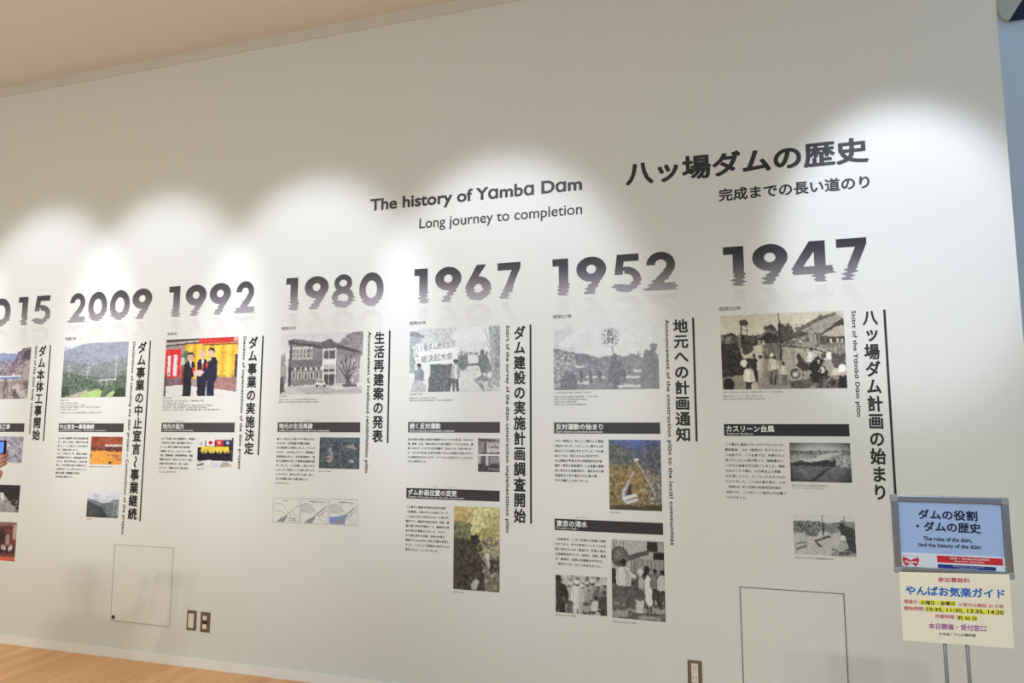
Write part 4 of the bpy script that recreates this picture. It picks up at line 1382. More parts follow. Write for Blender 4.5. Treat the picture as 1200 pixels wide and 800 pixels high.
def pic_water_queue():
    p = Pic(88, 122, (150, 146, 142), 84)
    p.rect(-.01, -.01, 1.01, .42, (178, 174, 170), tex=14)
    for i in range(9):
        p.rect(.02+i*.03, .02, .035+i*.03, .24, (112, 108, 106) if i % 2 else (206, 203, 200))
    p.poly([(.30, .0), (.68, .0), (.66, .16), (.32, .22)], (186, 182, 178))
    p.poly([(.32, .20), (.70, .12), (.72, .17), (.34, .27)], (92, 88, 86))
    p.rect(.68, .02, .88, .14, (56, 52, 52))
    p.rect(.80, .15, 1.01, .24, (50, 46, 46))
    p.rect(.88, .02, 1.01, .15, (158, 154, 150))
    for i in range(16):
        p.rect(.38+i*.04, .24, .40+i*.04, .42, (108, 104, 102))
    p.poly([(0, .44), (1, .42), (1, 1), (0, 1)], (104, 100, 98), rough=.03, tex=22)
    for x0, y0, x1, y1 in ((.0, .90, .3, .98), (.3, .86, .7, .9), (.7, .84, 1, .9), (.05, .80, .25, .84), (.5, .94, .9, .98), (.75, .75, 1, .79)):
        p.poly([(x0, y0), (x1, y0), (x1, y1), (x0, y1)], (192, 188, 184), .7, rough=.06)
    p.speck(.1, .4, .95, .56, 30, (58, 54, 54), .03, .8)
    p.ell(.16, .22, .17, .13, (96, 92, 92))
    p.ell(.16, .20, .12, .08, (118, 114, 112), .7)
    p.speck(.05, .12, .3, .28, 8, (148, 144, 142), .03, .7)
    p.ell(.04, .47, .06, .1, (60, 56, 56))
    p.man(.23, .25, .86, (216, 213, 210), (112, 108, 106), (74, 68, 66), wd=.34, hair=(48, 44, 44))
    p.poly([(.30, .38), (.40, .42), (.60, .48), (.58, .52), (.38, .48)], (206, 203, 200))
    p.poly([(.42, .60), (.46, .48), (.54, .40), (.60, .42), (.62, .62), (.58, .78), (.46, .76)], (92, 88, 88), rough=.02)
    p.ell(.55, .40, .05, .05, (216, 212, 208))
    p.poly([(.52, .44), (.62, .50), (.60, .64), (.50, .60)], (182, 178, 176), rough=.02)
    p.poly([(.44, .73), (.61, .73), (.58, .91), (.47, .91)], (206, 203, 200))
    p.ell(.525, .735, .085, .025, (110, 106, 104))
    p.ell(.67, .37, .055, .055, (48, 44, 44))
    p.poly([(.62, .50), (.68, .43), (.76, .50), (.80, .66), (.82, .78), (.70, .84), (.64, .78)], (228, 226, 222), rough=.012)
    p.line(.68, .82, .67, .94, .03, (84, 78, 76))
    p.line(.73, .82, .74, .93, .03, (84, 78, 76))
    p.man(.82, .35, .80, (126, 122, 120), (70, 66, 66), (96, 90, 86), wd=.32, hair=(50, 46, 46))
    p.man(.96, .36, .82, (206, 203, 200), (70, 66, 66), (90, 84, 80), wd=.34, hair=(50, 46, 46))
    return p.done(8)


def pic_grey_aerial():
    p = Pic(88, 58, (130, 130, 132), 85)
    p.grad(0, .22, (176, 176, 176), (196, 196, 194))
    p.rect(0, .20, 1, .52, (150, 150, 150), tex=30)
    p.speck(0, .2, 1, .30, 60, (84, 84, 88), .014, .8)
    p.poly([(.1, .4), (.4, .42), (.6, .26), (.9, .24), (.7, .36), (.6, .46), (.3, .5)], (214, 214, 210), .8, rough=.05, tex=12)
    p.speck(0, .32, .5, .5, 50, (208, 208, 204), .012, .8)
    p.speck(.75, .3, 1, .6, 40, (214, 214, 210), .016, .8)
    p.poly([(0, .52), (.2, .47), (.35, .50), (.6, .44), (.7, .46), (.75, .38), (.76, .6), (.5, .62), (.35, .6), (0, .60)], (62, 62, 66), rough=.04, tex=12)
    p.poly([(0, .60), (.35, .60), (.66, .62), (1, .62), (1, 1), (0, 1)], (112, 112, 116), tex=8)
    for i in range(12):
        p.line(0, .66+i*.03, 1, .64+i*.034, .004, (124, 124, 128), .5)
    p.poly([(.62, .62), (.68, .62), (.40, .97), (.30, .97)], (58, 58, 62), rough=.01)
    m = np.clip((np.hypot((p.x-.5)*1.5, (p.y-.5)*1.5)-.6)*1.2, 0, .5)
    p.a *= (1-m)[..., None]
    return p.done(4)


def pic_flooded_street():
    p = Pic(84, 58, (196, 196, 192), 86)
    p.rect(-.01, -.01, 1.01, .2, (218, 218, 214))
    p.poly([(0, .18), (.3, .16), (.6, .2), (1, .14), (1, .42), (0, .5)], (140, 140, 140), rough=.04, tex=34)
    p.speck(0, .18, .5, .45, 40, (84, 84, 86), .02, .8)
    p.poly([(0, .48), (.5, .40), (.7, .5), (.7, 1), (0, 1)], (196, 196, 192), rough=.04, tex=16)
    p.line(.48, .0, .49, .5, .02, (60, 60, 62))
    p.line(.83, .02, .83, .3, .012, (70, 70, 72))
    p.poly([(.18, .42), (.42, .44), (.38, .54), (.22, .54)], (112, 112, 112), rough=.03)
    p.line(.35, .66, .58, .52, .03, (76, 76, 78))
    p.line(.36, .68, .44, .78, .03, (66, 66, 68))
    p.poly([(.02, .74), (.20, .68), (.22, .80), (.04, .9)], (120, 120, 120), rough=.03)
    p.poly([(.03, .77), (.19, .71), (.2, .76), (.05, .83)], (206, 206, 202))
    p.poly([(.72, .3), (.8, .2), (1, .35), (1, .9), (.86, .9), (.8, .5)], (72, 72, 74), rough=.05, tex=22)
    p.man(.79, .12, .52, (70, 70, 72), (66, 66, 68), (150, 146, 140))
    p.ell(.80, .56, .05, .07, (228, 228, 224))
    p.poly([(.70, .80), (.74, .62), (.84, .60), (.88, .78), (.80, .86)], (176, 176, 172), rough=.03, tex=14)
    p.poly([(.58, 1), (.66, .86), (.9, .86), (1, .93), (1, 1)], (150, 150, 148), rough=.04, tex=26)
    p.speck(.62, .84, .98, .98, 14, (70, 70, 72), .02, .8)
    return p.done(8)


PHOTOS = [
    (pic_flood_village, ((844, 370), (988.4, 364), (992.7, 455), (846.7, 456)), 'sepia photograph of villagers before flooded farmhouses, under the number 1947',
     [('利根川の決壊で浸水した村の様子（埼玉県）資料：カスリーン台風の記録', 847, 917, 458.6, 460.6), ('昭和22年9月 カスリーン台風、死者1100名', 847.3, 893, 463.2, 465.2), ('昭和24年2月 利根川改修改訂計画決定', 847.6, 897, 466.4, 468.4)]),
    (pic_placard_rally, ((648.7, 379), (771.7, 374.2), (771.8, 455.6), (649, 456.6)), 'pale grey photograph of a crowd under a raised round placard',
     [('八ッ場ダム建設反対の集会、長野原町にて 昭和40年', 649.6, 693, 459, 461), ('昭和27年5月 建設省が調査着手、町長に通知', 649.6, 700.6, 464, 465.8), ('昭和27年8月 調査事務所を開設', 649.7, 688, 467, 468.8), ('昭和28年 調査中断', 649.8, 676, 470, 471.8), ('昭和40年 反対期成同盟結成', 649.9, 687, 473, 474.8)]),
    (pic_banner_march, ((480.6, 386), (586.2, 381.5), (586, 458), (479.6, 459)), 'pale grey photograph of marchers carrying a large white banner',
     [('反対運動の集会', 480, 495, 461, 462.8), ('昭和42年11月 現在地に決定', 480.2, 511, 465.4, 467.2), ('昭和42年12月 実施計画調査開始 八ッ場ダム調査事務所', 480.2, 530.5, 468.2, 470)]),
    (pic_schoolhouse, ((330.4, 392), (425.8, 388.2), (424, 461), (327.6, 462)), 'grey photograph of a two storey timber schoolhouse',
     [('旧校舎', 327.4, 336, 463.5, 465.2), ('昭和55年11月 生活再建案を提示', 327, 371, 467.3, 469), ('昭和60年 群馬県知事と覚書を締結', 326.8, 373, 470.2, 472)]),
    (pic_handshake, ((195, 398), (279.6, 394.4), (276.6, 464), (191.6, 463.8)), 'colour photograph of three men in dark suits shaking hands before gold screens',
     [('基本協定の調印式', 191, 202, 465.5, 467.2), ('平成2年 水没地区の整備計画', 190.8, 239, 468.8, 470.6), ('平成4年7月', 190.6, 215, 471.6, 473.4), ('平成4年7月 長野原町と基本協定を締結', 190.4, 249, 474.2, 476), ('平成7年11月 吾妻町と基本協定を締結', 190.2, 242, 476.8, 478.6), ('平成13年6月 補償基準 妥結調印', 190, 257, 479.2, 481)]),
    (pic_mountain, ((75.5, 403.3), (151, 400), (147, 464.5), (72, 465.8)), 'colour photograph of a wooded mountainside with pylons and a meadow',
     [('国道の付替', 71.5, 80.5, 468, 469.6), ('平成21年9月 中止表明', 71, 91, 471.4, 473), ('平成21年10月 住民との懇談', 70.8, 100, 474, 475.6), ('平成22年 検証の開始を表明、検討の場を設置', 70.6, 117, 476.4, 478), ('平成23年11月', 70.4, 90, 479, 480.6), ('平成23年12月 建設事業の継続を決定', 70.2, 119, 482.6, 484.4)]),
    (pic_dam_site, ((-37, 409.5), (36.2, 406.3), (32.6, 466.8), (-41, 468)), 'colour photograph of a dam building site in a gorge, cut off by the photo edge', []),
    (pic_blossom_site, ((-12, 511.5), (27.5, 511), (25.8, 541.7), (-14.5, 541.5)), 'small lilac grey photograph behind the raised phone', []),
    (pic_night_floodlight, ((-15, 567.5), (24, 568), (21.5, 600), (-18, 599)), 'small black photograph of a floodlit night scene at the left edge', []),
    (pic_stage, ((-19, 610.5), (20.5, 611.7), (17, 657), (-23, 655)), 'small dark red photograph of performers on a stage at the left edge', []),
    (pic_assembly_hall, ((107.3, 511.5), (144.1, 511.5), (142.3, 544), (105.3, 544)), 'small orange photograph of a crowded assembly hall', [('再開を求める総決起大会の様子', 105, 132, 545.6, 547.2)]),
    (pic_bridge_valley, ((103, 572), (140, 574.5), (138.2, 606.8), (101.2, 605.5)), 'small photograph of a tall bridge across a misty valley', [('大橋', 101, 107, 607, 608.6)]),
    (pic_flag_row, ((232, 512.8), (273.8, 512.4), (272.4, 547.5), (231, 547.1)), 'small colour photograph of a ceremony under a row of flags', [('協定書の調印式', 231, 239, 548.4, 550)]),
    (pic_dark_aerial, ((375, 512.4), (422, 512.4), (420.8, 549.4), (373.6, 548.6)), 'small dark blue green aerial photograph of cleared hillsides', [('造成中の代替地', 373.4, 388, 551, 552.8)]),
    (pic_placard_house, ((560.2, 513.4), (585.7, 513.4), (585.7, 531.8), (560.2, 531.8)), 'tiny grey photograph of a house, upper of the stacked pair', []),
    (pic_meeting_room, ((560.2, 534), (585.7, 534), (585.7, 553), (560.2, 552.6)), 'tiny grey photograph of a meeting, lower of the stacked pair', []),
    (pic_gorge, ((532, 592), (585.8, 595.9), (585.3, 693.9), (531.2, 689.9)), 'tall colour photograph of a sunlit forest gorge', [('現在の渓谷', 531.2, 544, 692, 694)]),
    (pic_valley_colour, ((712.9, 514.6), (773.7, 515.9), (776.3, 598.9), (714.8, 596.6)), 'upright colour photograph of a river valley seen from above', [('当時の温泉街', 715, 726, 599, 601)]),
    (pic_hat_crowd, ((651.4, 672.5), (711.2, 676.7), (710.9, 721.9), (651, 716.6)), 'small grey photograph of a crowd in white hats, lowest on the wall', [('給水を待つ人々の行列、東京都内', 651, 675, 718.6, 721)]),
    (pic_water_queue, ((716.5, 630.9), (778.3, 634.9), (779.7, 727.5), (717.5, 724.5)), 'upright grey photograph of people carrying water buckets in a street', [('自衛隊の給水車に並ぶ人々（東京都）', 718, 746, 726.6, 729)]),
    (pic_grey_aerial, ((925, 518.6), (996.2, 519), (998.4, 565.7), (926.7, 563.8)), 'grey aerial photograph of a flooded plain with a dark embankment', [('昭和22年9月16日午後、埼玉県東村地先の決壊口付近', 928, 971, 567.2, 569.4), ('資料：カスリーン台風による大水害の写真より', 928.2, 966, 570.4, 572.4)]),
    (pic_flooded_street, ((929.2, 602.8), (1001.6, 603.8), (1003.2, 651.6), (930.8, 649.4)), 'grey photograph of boats in a flooded street above the large access panel', [('昭和22年9月17日午後、東京都葛飾区金町付近', 932, 977, 651.6, 654)]),
]
CAPINK = mat('caption_ink', (104, 100, 100), .55)
for fn, b, lab, caps in PHOTOS:
    B = box(*b)
    t = thing('exhibit_photo', lab, 'photo', (B[0], 0, B[2]), 'photographs of the timeline')
    picture('print', fn(), B, P1, t)
    if caps:
        V, Fc, n = [], [], 0
        for s, xa, xb, ya, yb in caps:
            v, f = string(s, .0, 1, .04)
            a, c = at(xa, ya), at(xb, ya)
            z1, z0 = a[2], at(xa, yb)[2]
            q = fit(v, a[0], c[0], z0, z1)
            V.append(q)
            Fc += [tuple(k+n for k in g) for g in f]
            n += len(q)
        flat('photo_caption', np.vstack(V), Fc, CAPINK, P1, t)
    if fn is pic_placard_rally:
        v, f = column('反対', .05, 2, 1.0)
        W_, H_ = B[1]-B[0], B[3]-B[2]
        flat('placard_lettering', fit(v, B[0]+.515*W_, B[0]+.592*W_, B[3]-.335*H_, B[3]-.115*H_), f, mat('placard_ink', (134, 132, 136), .5), P2, t, layers('反対', .05, 2))  # placard characters in mid grey
    if fn is pic_banner_march:
        W_, H_ = B[1]-B[0], B[3]-B[2]
        m_ = mat('banner_brush_ink', (112, 115, 117), .5)  # grey for the banner characters
        for s, x0, x1, y0, y1, sk in (('八ッ場ダム絶対反対', .055, .515, .375, .25, .065), ('総決起大会', .135, .485, .545, .43, .05)):
            v, f = string(s, .0, 2)
            q = fit(v, B[0]+x0*W_, B[0]+x1*W_, B[3]-y0*H_, B[3]-y1*H_)
            q[:, 1] += (q[:, 0]-(B[0]+x0*W_))/((x1-x0)*W_)*sk*H_
            flat('banner_lettering', q, f, m_, P2, t)

# ---- three line drawings of the dam being built
LINE = mat('drawing_line', (168, 166, 166), .5)
SHADE = mat('drawing_shade', (152, 147, 152), .5)
WATER = mat('drawing_water', (132, 152, 194), .5)
TINT = mat('drawing_tint', (204, 203, 202), .5)


def strip(pts, wd):
    v, f = [], []
    for (x0, y0), (x1, y1) in zip(pts[:-1], pts[1:]):
        d = math.hypot(x1-x0, y1-y0)
        nx, ny = -(y1-y0)/d*wd/2, (x1-x0)/d*wd/2
        n = len(v)
        v += [(x0+nx, y0+ny), (x0-nx, y0-ny), (x1-nx, y1-ny), (x1+nx, y1+ny)]
        f.append((n, n+1, n+2, n+3))
    return v, f


for k, (b, lab) in enumerate(((((320.6, 583.6), (351.8, 584), (350.8, 612.4), (319.8, 611.2)), 'pale line drawing of a bare valley, first of the three drawings'),
                              (((353.2, 584), (385, 584.5), (384, 614), (352.2, 612.6)), 'pale line drawing with dam outlines, second of the three drawings'),
                              (((387, 584.6), (419.4, 585.2), (418.4, 615.4), (386, 614)), 'line drawing with blue reservoir water, third of the three drawings'))):
    x0, x1, z0, z1 = box(*b)
    W_, H_ = x1-x0, z1-z0
    q = lambda pts: [(x0+u*W_, z1-v*H_) for u, v in pts]
    t = thing('construction_drawing', lab, 'drawing', (x0, 0, z0), 'line drawings of the dam')
    V, Fc = [], []

    def addl(pts, wd=.0022):
        v, f = strip(q(pts), wd)
        n = len(V)
        V.extend(v)
        Fc.extend(tuple(i+n for i in g) for g in f)
    addl([(0, 0), (1, 0), (1, 1), (0, 1), (0, 0)], .0018)
    addl([(0, .3), (.12, .2), (.3, .22), (.45, .4), (.58, .6)])
    addl([(1, .25), (.85, .33), (.7, .5), (.58, .62)])
    addl([(.06, .5), (.3, .55), (.45, .62)])
    addl([(.58, .6), (.45, .75), (.35, 1)])
    addl([(.62, .62), (.7, .8), (.95, .95)])
    addl([(.75, .45), (.8, .7), (.95, .75)])
    addl([(.36, .1), (.56, .1)], .004)
    if k:
        addl([(.3, .12), (.9, .12)], .004)
        addl([(.45, .15), (.4, .3)])
        addl([(.72, .15), (.8, .28)])
        addl([(.6, .6), (.9, .35), (.95, .45), (.66, .68), (.6, .6)], .003)
    else:
        addl([(.6, .82), (.88, .84)], .004)
        addl([(.6, .9), (.86, .92)], .004)
    flat('outline', np.array(V), Fc, LINE, P2, t)
    shp = [(.14, .98), (.3, .82), (.46, .74), (.55, .64), (.52, .8), (.42, .98)]
    if k == 2:
        flat('water', np.array(q([(0, .72), (.3, .68), (.55, .60), (.62, .62), (.55, .98), (0, .98)])), [(0, 1, 2, 3, 4, 5)][::-1], WATER, P1, t)
    flat('river_hatching', np.array(q(shp)), [tuple(range(6))], SHADE, P1*1.3, t)
    if k:
        flat('terrace', np.array(q([(0, .3), (.2, .18), (.45, .38), (.5, .52), (.2, .52), (.02, .56)])), [tuple(range(6))], TINT, P1*.9, t)

# ================================================================== WALL FITTINGS
STEEL = mat('plate_steel', (132, 120, 106), .38, .75)
IVORY = mat('ivory_plastic', (226, 218, 206), .4)
DARK = mat('socket_dark', (40, 34, 30), .5)


def access_panel(b, lab, lock, g=.0062, lock_rgb=(96, 90, 86)):
    x0, x1, z0, z1 = box(*b)
    t = thing('access_panel', lab, 'hatch', (x0, 0, z0))
    fm = mat('hatch_frame', (214, 211, 206), .6)
    e = .016
    bm = bmesh.new()
    add_box(bm, x0, x1, -.0035, 0, z1-.004, z1)
    add_box(bm, x0, x1, -.0035, 0, z0, z0+.004)
    add_box(bm, x0, x0+.004, -.0035, 0, z0+.004, z1-.004)
    add_box(bm, x1-.004, x1, -.0035, 0, z0+.004, z1-.004)
    bm_obj('frame', bm, fm, t)
    bm = bmesh.new()
    add_box(bm, x0+.004, x1-.004, -.0012, 0, z0+.004, z1-.004)
    bm_obj('gap_shade', bm, mat('hatch_gap_shade', (96, 90, 100), .7), t)  # dark sheet behind the leaf, the gap's shade put into its colour
    d = box_obj('door_leaf', x0+g, x1-g, -.003, -.0003, z0+g, z1-g, WALL, t, .0008)
    if lock:
        lx, lz = lock
        bm = bmesh.new()
        add_tube(bm, (lx, -.0065, lz), (lx, -.0025, lz), .013, 24)
        bm_obj('lock', bm, mat('lock_steel_%d' % lock_rgb[0], lock_rgb, .35, .8 if lock_rgb[0] < 150 else 0), t)
        bm = bmesh.new()
        add_box(bm, lx-.002, lx+.002, -.0072, -.0062, lz-.007, lz+.007)
        bm_obj('key_slot', bm, DARK, t)


a = at(133.3, 722.5)
access_panel(((134.5, 637), (204.5, 641), (198.7, 734.5), (129.2, 727.5)), 'square flush access panel low on the wall left of the two metal plates', (a[0], a[2]))
c0, c1 = at(865.7, 686.5), at(989.5, 693.7)
bz = at(869, 797)[2]
access_panel(((865.7, 686.5), (989.5, 693.7), (996.9, 813.5), (870.2, 806.5)), 'flush access panel at the bottom edge with dark outline, left of the sign stand', (at(872, 801)[0]+.014, at(872, 801)[2]-.006), .0082, (196, 192, 186))


def plate(b, name, lab, kind):
    x0, x1, z0, z1 = box(*b)
    xc, zc = (x0+x1)/2, (z0+z1)/2
    x0, x1, z0, z1 = xc-.035, xc+.035, zc-.06, zc+.06
    t = thing(name, lab, 'socket' if kind != 'rocker' else 'switch', (xc, 0, z0))
    box_obj('cover_plate', x0, x1, -.006, 0, z0, z1, STEEL, t, .0018)
    if kind == 'rocker':
        box_obj('rocker', xc-.0215, xc+.0215, -.010, -.005, zc-.045, zc+.042, IVORY, t, .002)
    elif kind == 'jack':
        box_obj('insert', xc-.017, xc+.017, -.0075, -.005, zc-.043, zc+.041, DARK, t, .001)
        box_obj('outlet', xc-.0155, xc+.0155, -.009, -.006, zc+.012, zc+.039, IVORY, t, .0015)
        box_obj('outlet', xc-.0155, xc+.0155, -.009, -.006, zc-.041, zc-.012, IVORY, t, .0015)
        bm = bmesh.new()
        add_box(bm, xc-.009, xc+.008, -.0088, -.006, zc-.007, zc+.008, .001)
        bm_obj('jack', bm, mat('jack_brown', (92, 62, 40), .5), t)
    else:
        o = box_obj('outlet', xc-.0165, xc+.0165, -.0095, -.005, zc-.046, zc+.046, IVORY, t, .0018)
        for dz in (.026, -.020):
            bm = bmesh.new()
            add_box(bm, xc-.0085, xc-.0060, -.0100, -.009, zc+dz-.006, zc+dz+.005)
            add_box(bm, xc+.0060, xc+.0085, -.0100, -.009, zc+dz-.005, zc+dz+.004)
            bm_obj('slot', bm, DARK, t)
    bm = bmesh.new()
    for s in (-1, 1):
        add_tube(bm, (xc, -.0066, zc+s*.052), (xc, -.0058, zc+s*.052), .0028, 14)
    bm_obj('screw', bm, mat('screw_steel', (120, 112, 102), .4, .8), t)


plate(((220.3, 714.8), (230.8, 715.6), (229.4, 738), (219, 737)), 'wall_switch', 'brushed metal wall plate with one wide ivory rocker, left of the pair', 'rocker')
plate(((236.2, 717), (246.7, 717.8), (245.5, 740.2), (235, 739.2)), 'wall_socket', 'brushed metal wall plate with two ivory inserts and a dark jack, right of the pair', 'jack')
plate(((806, 773.5), (822, 774.2), (823, 802.5), (806.5, 801.5)), 'wall_socket', 'metal wall plate with a twin power outlet beside the large access panel', 'power')

# ================================================================== SIGN STAND AND ITS SHEETS
YS = -1.27


def S1(x, y):                               # measured on the upper sheet
    return (1040+x/7.275, 570+y/7.275)


def S2(x, y):                               # measured on the lower sheet
    return (1040+x/7.275, 660+y/7.275)


def sbox(fn, a, b, c, d, Y=YS):
    return box(fn(*a), fn(*b), fn(*c), fn(*d), Y)


fx0, fx1, fz0, fz1 = box((1042, 580), (1180.5, 582.5), (1188, 677), (1050, 671.5), YS)
xc = (fx0+fx1)/2
st = thing('sign_stand', 'silver twin pole sign stand holding the blue poster at the right', 'sign stand', (xc, YS, 0))
ALU = mat('brushed_aluminium', (150, 152, 160), .2, .95)
CHROME = mat('pole_metal', (168, 164, 158), .22, .95)
BACK = mat('holder_back', (120, 124, 132), .5)
bw = .0195
bm = bmesh.new()
add_box(bm, fx0, fx1, YS-.009, YS+.009, fz1-bw, fz1, .003)
add_box(bm, fx0, fx1, YS-.009, YS+.009, fz0, fz0+bw, .003)
add_box(bm, fx0, fx0+bw, YS-.009, YS+.009, fz0, fz1, .003)
add_box(bm, fx1-bw, fx1, YS-.009, YS+.009, fz0, fz1, .003)
bm_obj('frame', bm, ALU, st)
CORN = mat('corner_plastic', (150, 152, 158), .3)
for cx in (fx0, fx1):
    for cz in (fz0, fz1):
        sx, sz = (1 if cx == fx0 else -1), (1 if cz == fz0 else -1)
        bm = bmesh.new()
        xa, xb = sorted((cx-sx*.001, cx+sx*(bw+.0002)))
        za, zb = sorted((cz-sz*.001, cz+sz*(bw+.0002)))
        add_box(bm, xa, xb, YS-.0098, YS+.0098, za, zb, .003)
        bm_obj('corner_cap', bm, CORN, st)
box_obj('back_panel', fx0+bw*.5, fx1-bw*.5, YS+.001, YS+.006, fz0+bw*.5, fz1-bw*.5, BACK, st)
px = [at(1107.2, 757, YS+.022)[0], at(1133.5, 757, YS+.022)[0]]
for x in px:
    bm = bmesh.new()
    add_tube(bm, (x, YS+.022, .012), (x, YS+.022, fz1-.03), .0055, 20)
    bm_obj('pole', bm, CHROME, st, True)
bm = bmesh.new()
add_box(bm, px[0]-.02, px[1]+.02, YS+.008, YS+.018, fz0+.05, fz0+.09, .002)
add_box(bm, px[0]-.02, px[1]+.02, YS+.008, YS+.018, fz1-.09, fz1-.05, .002)
bm_obj('bracket', bm, ALU, st)
bm = bmesh.new()
r = bmesh.ops.create_cone(bm, cap_ends=True, segments=48, radius1=.15, radius2=.145, depth=.012)
for v in r['verts']:
    v.co += Vector((sum(px)/2, YS+.022, .006))
bm_obj('base_plate', bm, CHROME, st)

# blue poster slid into the frame
ip = (fx0+bw+.0004, fx1-bw-.0004, fz0+bw+.0004, fz1-bw-.0004)
t = thing('poster', 'pale blue poster in the silver frame on the sign stand', 'poster', ((ip[0]+ip[1])/2, YS, ip[2]))
box_obj('paper', ip[0], ip[1], YS-.0022, YS-.0006, ip[2], ip[3], mat('poster_blue', (160, 184, 228), .35), t)
YP = YS-.0026
NAVY = mat('poster_navy', (30, 32, 58), .5)
words('japanese_lettering', 'ダムの役割', sbox(S1, (258, 195), (765, 204), (768, 292), (262, 280), YP), NAVY, YP, t, bold=.03, res=3)
words('japanese_lettering', '・ダムの歴史', sbox(S1, (244, 296), (795, 308), (800, 396), (246, 382), YP), NAVY, YP, t, bold=.03, res=3)
words('english_lettering', lat('The roles of the dam,'), sbox(S1, (305, 425), (722, 437), (724, 480), (307, 468), YP), NAVY, YP, t, bold=.03, res=2)
words('english_lettering', lat('and the history of the dam'), sbox(S1, (260, 479), (795, 494), (796, 540), (262, 526), YP), NAVY, YP, t, bold=.03, res=2)
wz0, wz1 = ip[2], sbox(S1, (95, 566), (985, 590), (985, 725), (95, 700), YP)[3]
flat('white_strip', np.array([(ip[0], wz0), (ip[1], wz0), (ip[1], wz1), (ip[0], wz1)]), [(0, 1, 2, 3)], mat('poster_white', (212, 220, 232), .4), YP+.0002, t)
RED = mat('banner_red', (196, 42, 52), .4)
BLU = mat('banner_blue', (32, 54, 130), .4)
WHT = mat('poster_lettering_white', (224, 228, 234), .4)
Bx = sbox(S1, (422, 590), (982, 610), (984, 668), (424, 650), YP)
o = flat('red_banner', np.array([(Bx[0], Bx[2]), (Bx[1], Bx[2]), (Bx[1], Bx[3]), (Bx[0], Bx[3])]), [(0, 1, 2, 3)], RED, YP, t)
for s, a, e, za, zb in (('SSID : Yamba-FreeWiFi', .2, .8, .54, .86), ('Password : yambadam', .27, .72, .14, .44)):
    words('red_banner_lettering', s, (Bx[0]+a*(Bx[1]-Bx[0]), Bx[0]+e*(Bx[1]-Bx[0]), Bx[2]+za*(Bx[3]-Bx[2]), Bx[2]+zb*(Bx[3]-Bx[2])), WHT, YP-.0004, t, bold=.01)
Bx = sbox(S1, (428, 662), (925, 684), (926, 722), (430, 704), YP)
Bx = (Bx[0], Bx[1], max(Bx[2], ip[2]+.001), Bx[3])
flat('blue_banner', np.array([(Bx[0], Bx[2]), (Bx[1], Bx[2]), (Bx[1], Bx[3]), (Bx[0], Bx[3])]), [(0, 1, 2, 3)], BLU, YP, t)
for s, a, e, za, zb in (('公式ホームページはこちらから', .27, .8, .56, .88), ('ご利用いただけます', .35, .7, .14, .40)):
    words('blue_banner_lettering', s, (Bx[0]+a*(Bx[1]-Bx[0]), Bx[0]+e*(Bx[1]-Bx[0]), Bx[2]+za*(Bx[3]-Bx[2]), Bx[2]+zb*(Bx[3]-Bx[2])), WHT, YP-.0004, t, bold=.004)
# red bow shaped badge
Lx = sbox(S1, (108, 598), (272, 606), (272, 692), (108, 684), YP)
Lx = (max(Lx[0], ip[0]+.003), Lx[1], max(Lx[2], ip[2]+.002), Lx[3])
half = [(0, .30), (.30, .62), (.62, .85), (.92, .95), (1, .70), (.98, .2), (.86, -.4), (.66, -.88), (.48, -.95), (.30, -.66), (.14, -.42)]
pts = half+[(0, -.36)]+[(-x, y) for x, y in half[:0:-1]]
v = np.array(pts)
badge = flat('badge', fit(v, *Lx), [tuple(range(len(pts)))], RED, YP, t)
lw, lh = Lx[1]-Lx[0], Lx[3]-Lx[2]
words('badge_lettering', 'Gunma', (Lx[0]+.14*lw, Lx[1]-.12*lw, Lx[2]+.34*lh, Lx[2]+.68*lh), WHT, YP-.0004, t, bold=.03)
words('badge_caption', 'Enjoy ♡ the trip', (Lx[0]+.0*lw, Lx[1]-.04*lw, Lx[3]+.06*lh, Lx[3]+.26*lh), mat('poster_red_small', (120, 70, 84), .5), YP, t, res=1)

# cream notice taped over the lower edge of the frame
YN = YS-.0125
nx = sbox(S2, (97, 72), (1042, 92), (1088, 722), (132, 655), YN)
t = thing('notice', 'cream paper notice with coloured lettering hanging under the blue poster', 'notice', ((nx[0]+nx[1])/2, YN, nx[2]))
v, f = [], []
n = 12
tl, tr, br, bl = (at(*S2(*q), YN) for q in ((98, 72), (1040, 92), (1080, 724), (132, 655)))
for j in range(n+1):
    for i in range(n+1):
        a = tl+(tr-tl)*i/n
        b = bl+(br-bl)*i/n
        p = a+(b-a)*j/n
        v.append((p[0], YN, p[2]))
k = len(v)
v += [(p[0], YN+.0006, p[2]) for p in v]
for j in range(n):
    for i in range(n):
        q = j*(n+1)+i
        f.append((q, q+n+1, q+n+2, q+1))
        f.append((k+q, k+q+1, k+q+n+2, k+q+n+1))
raw('paper', v, f, mat('notice_cream', (240, 232, 212), .6), t)
YT = YN-.0005
nslope = (at(*S2(1042, 92), YN)[2]-at(*S2(97, 72), YN)[2])/(nx[1]-nx[0])


def nwords(name, s, a, b, c, d, m, bold=.015, res=2):
    """lettering that follows the slight tilt of the sheet"""
    (xa, _, za), (xb, _, zb) = at(*S2(*a), YT), at(*S2(*b), YT)
    (xd, _, zd), (xe, _, ze) = at(*S2(*d), YT), at(*S2(*c), YT)
    v, f = string(s, bold, res)
    lo, hi = v.min(0), v.max(0)
    u = (v-lo)/(hi-lo)
    X = (xd+(xe-xd)*u[:, 0])*(1-u[:, 1])+(xa+(xb-xa)*u[:, 0])*u[:, 1]
    Z = (zd+(ze-zd)*u[:, 0])*(1-u[:, 1])+(za+(zb-za)*u[:, 0])*u[:, 1]
    return flat(name, np.stack([X, Z], 1), f, m, YT, t, layers(s, bold, res))


def nquad(name, a, b, c, d, m):
    p = [at(*S2(*q), YT+.0002) for q in (d, c, b, a)]
    return flat(name, np.array([(q[0], q[2]) for q in p]), [(0, 1, 2, 3)], m, YT+.0002, t)


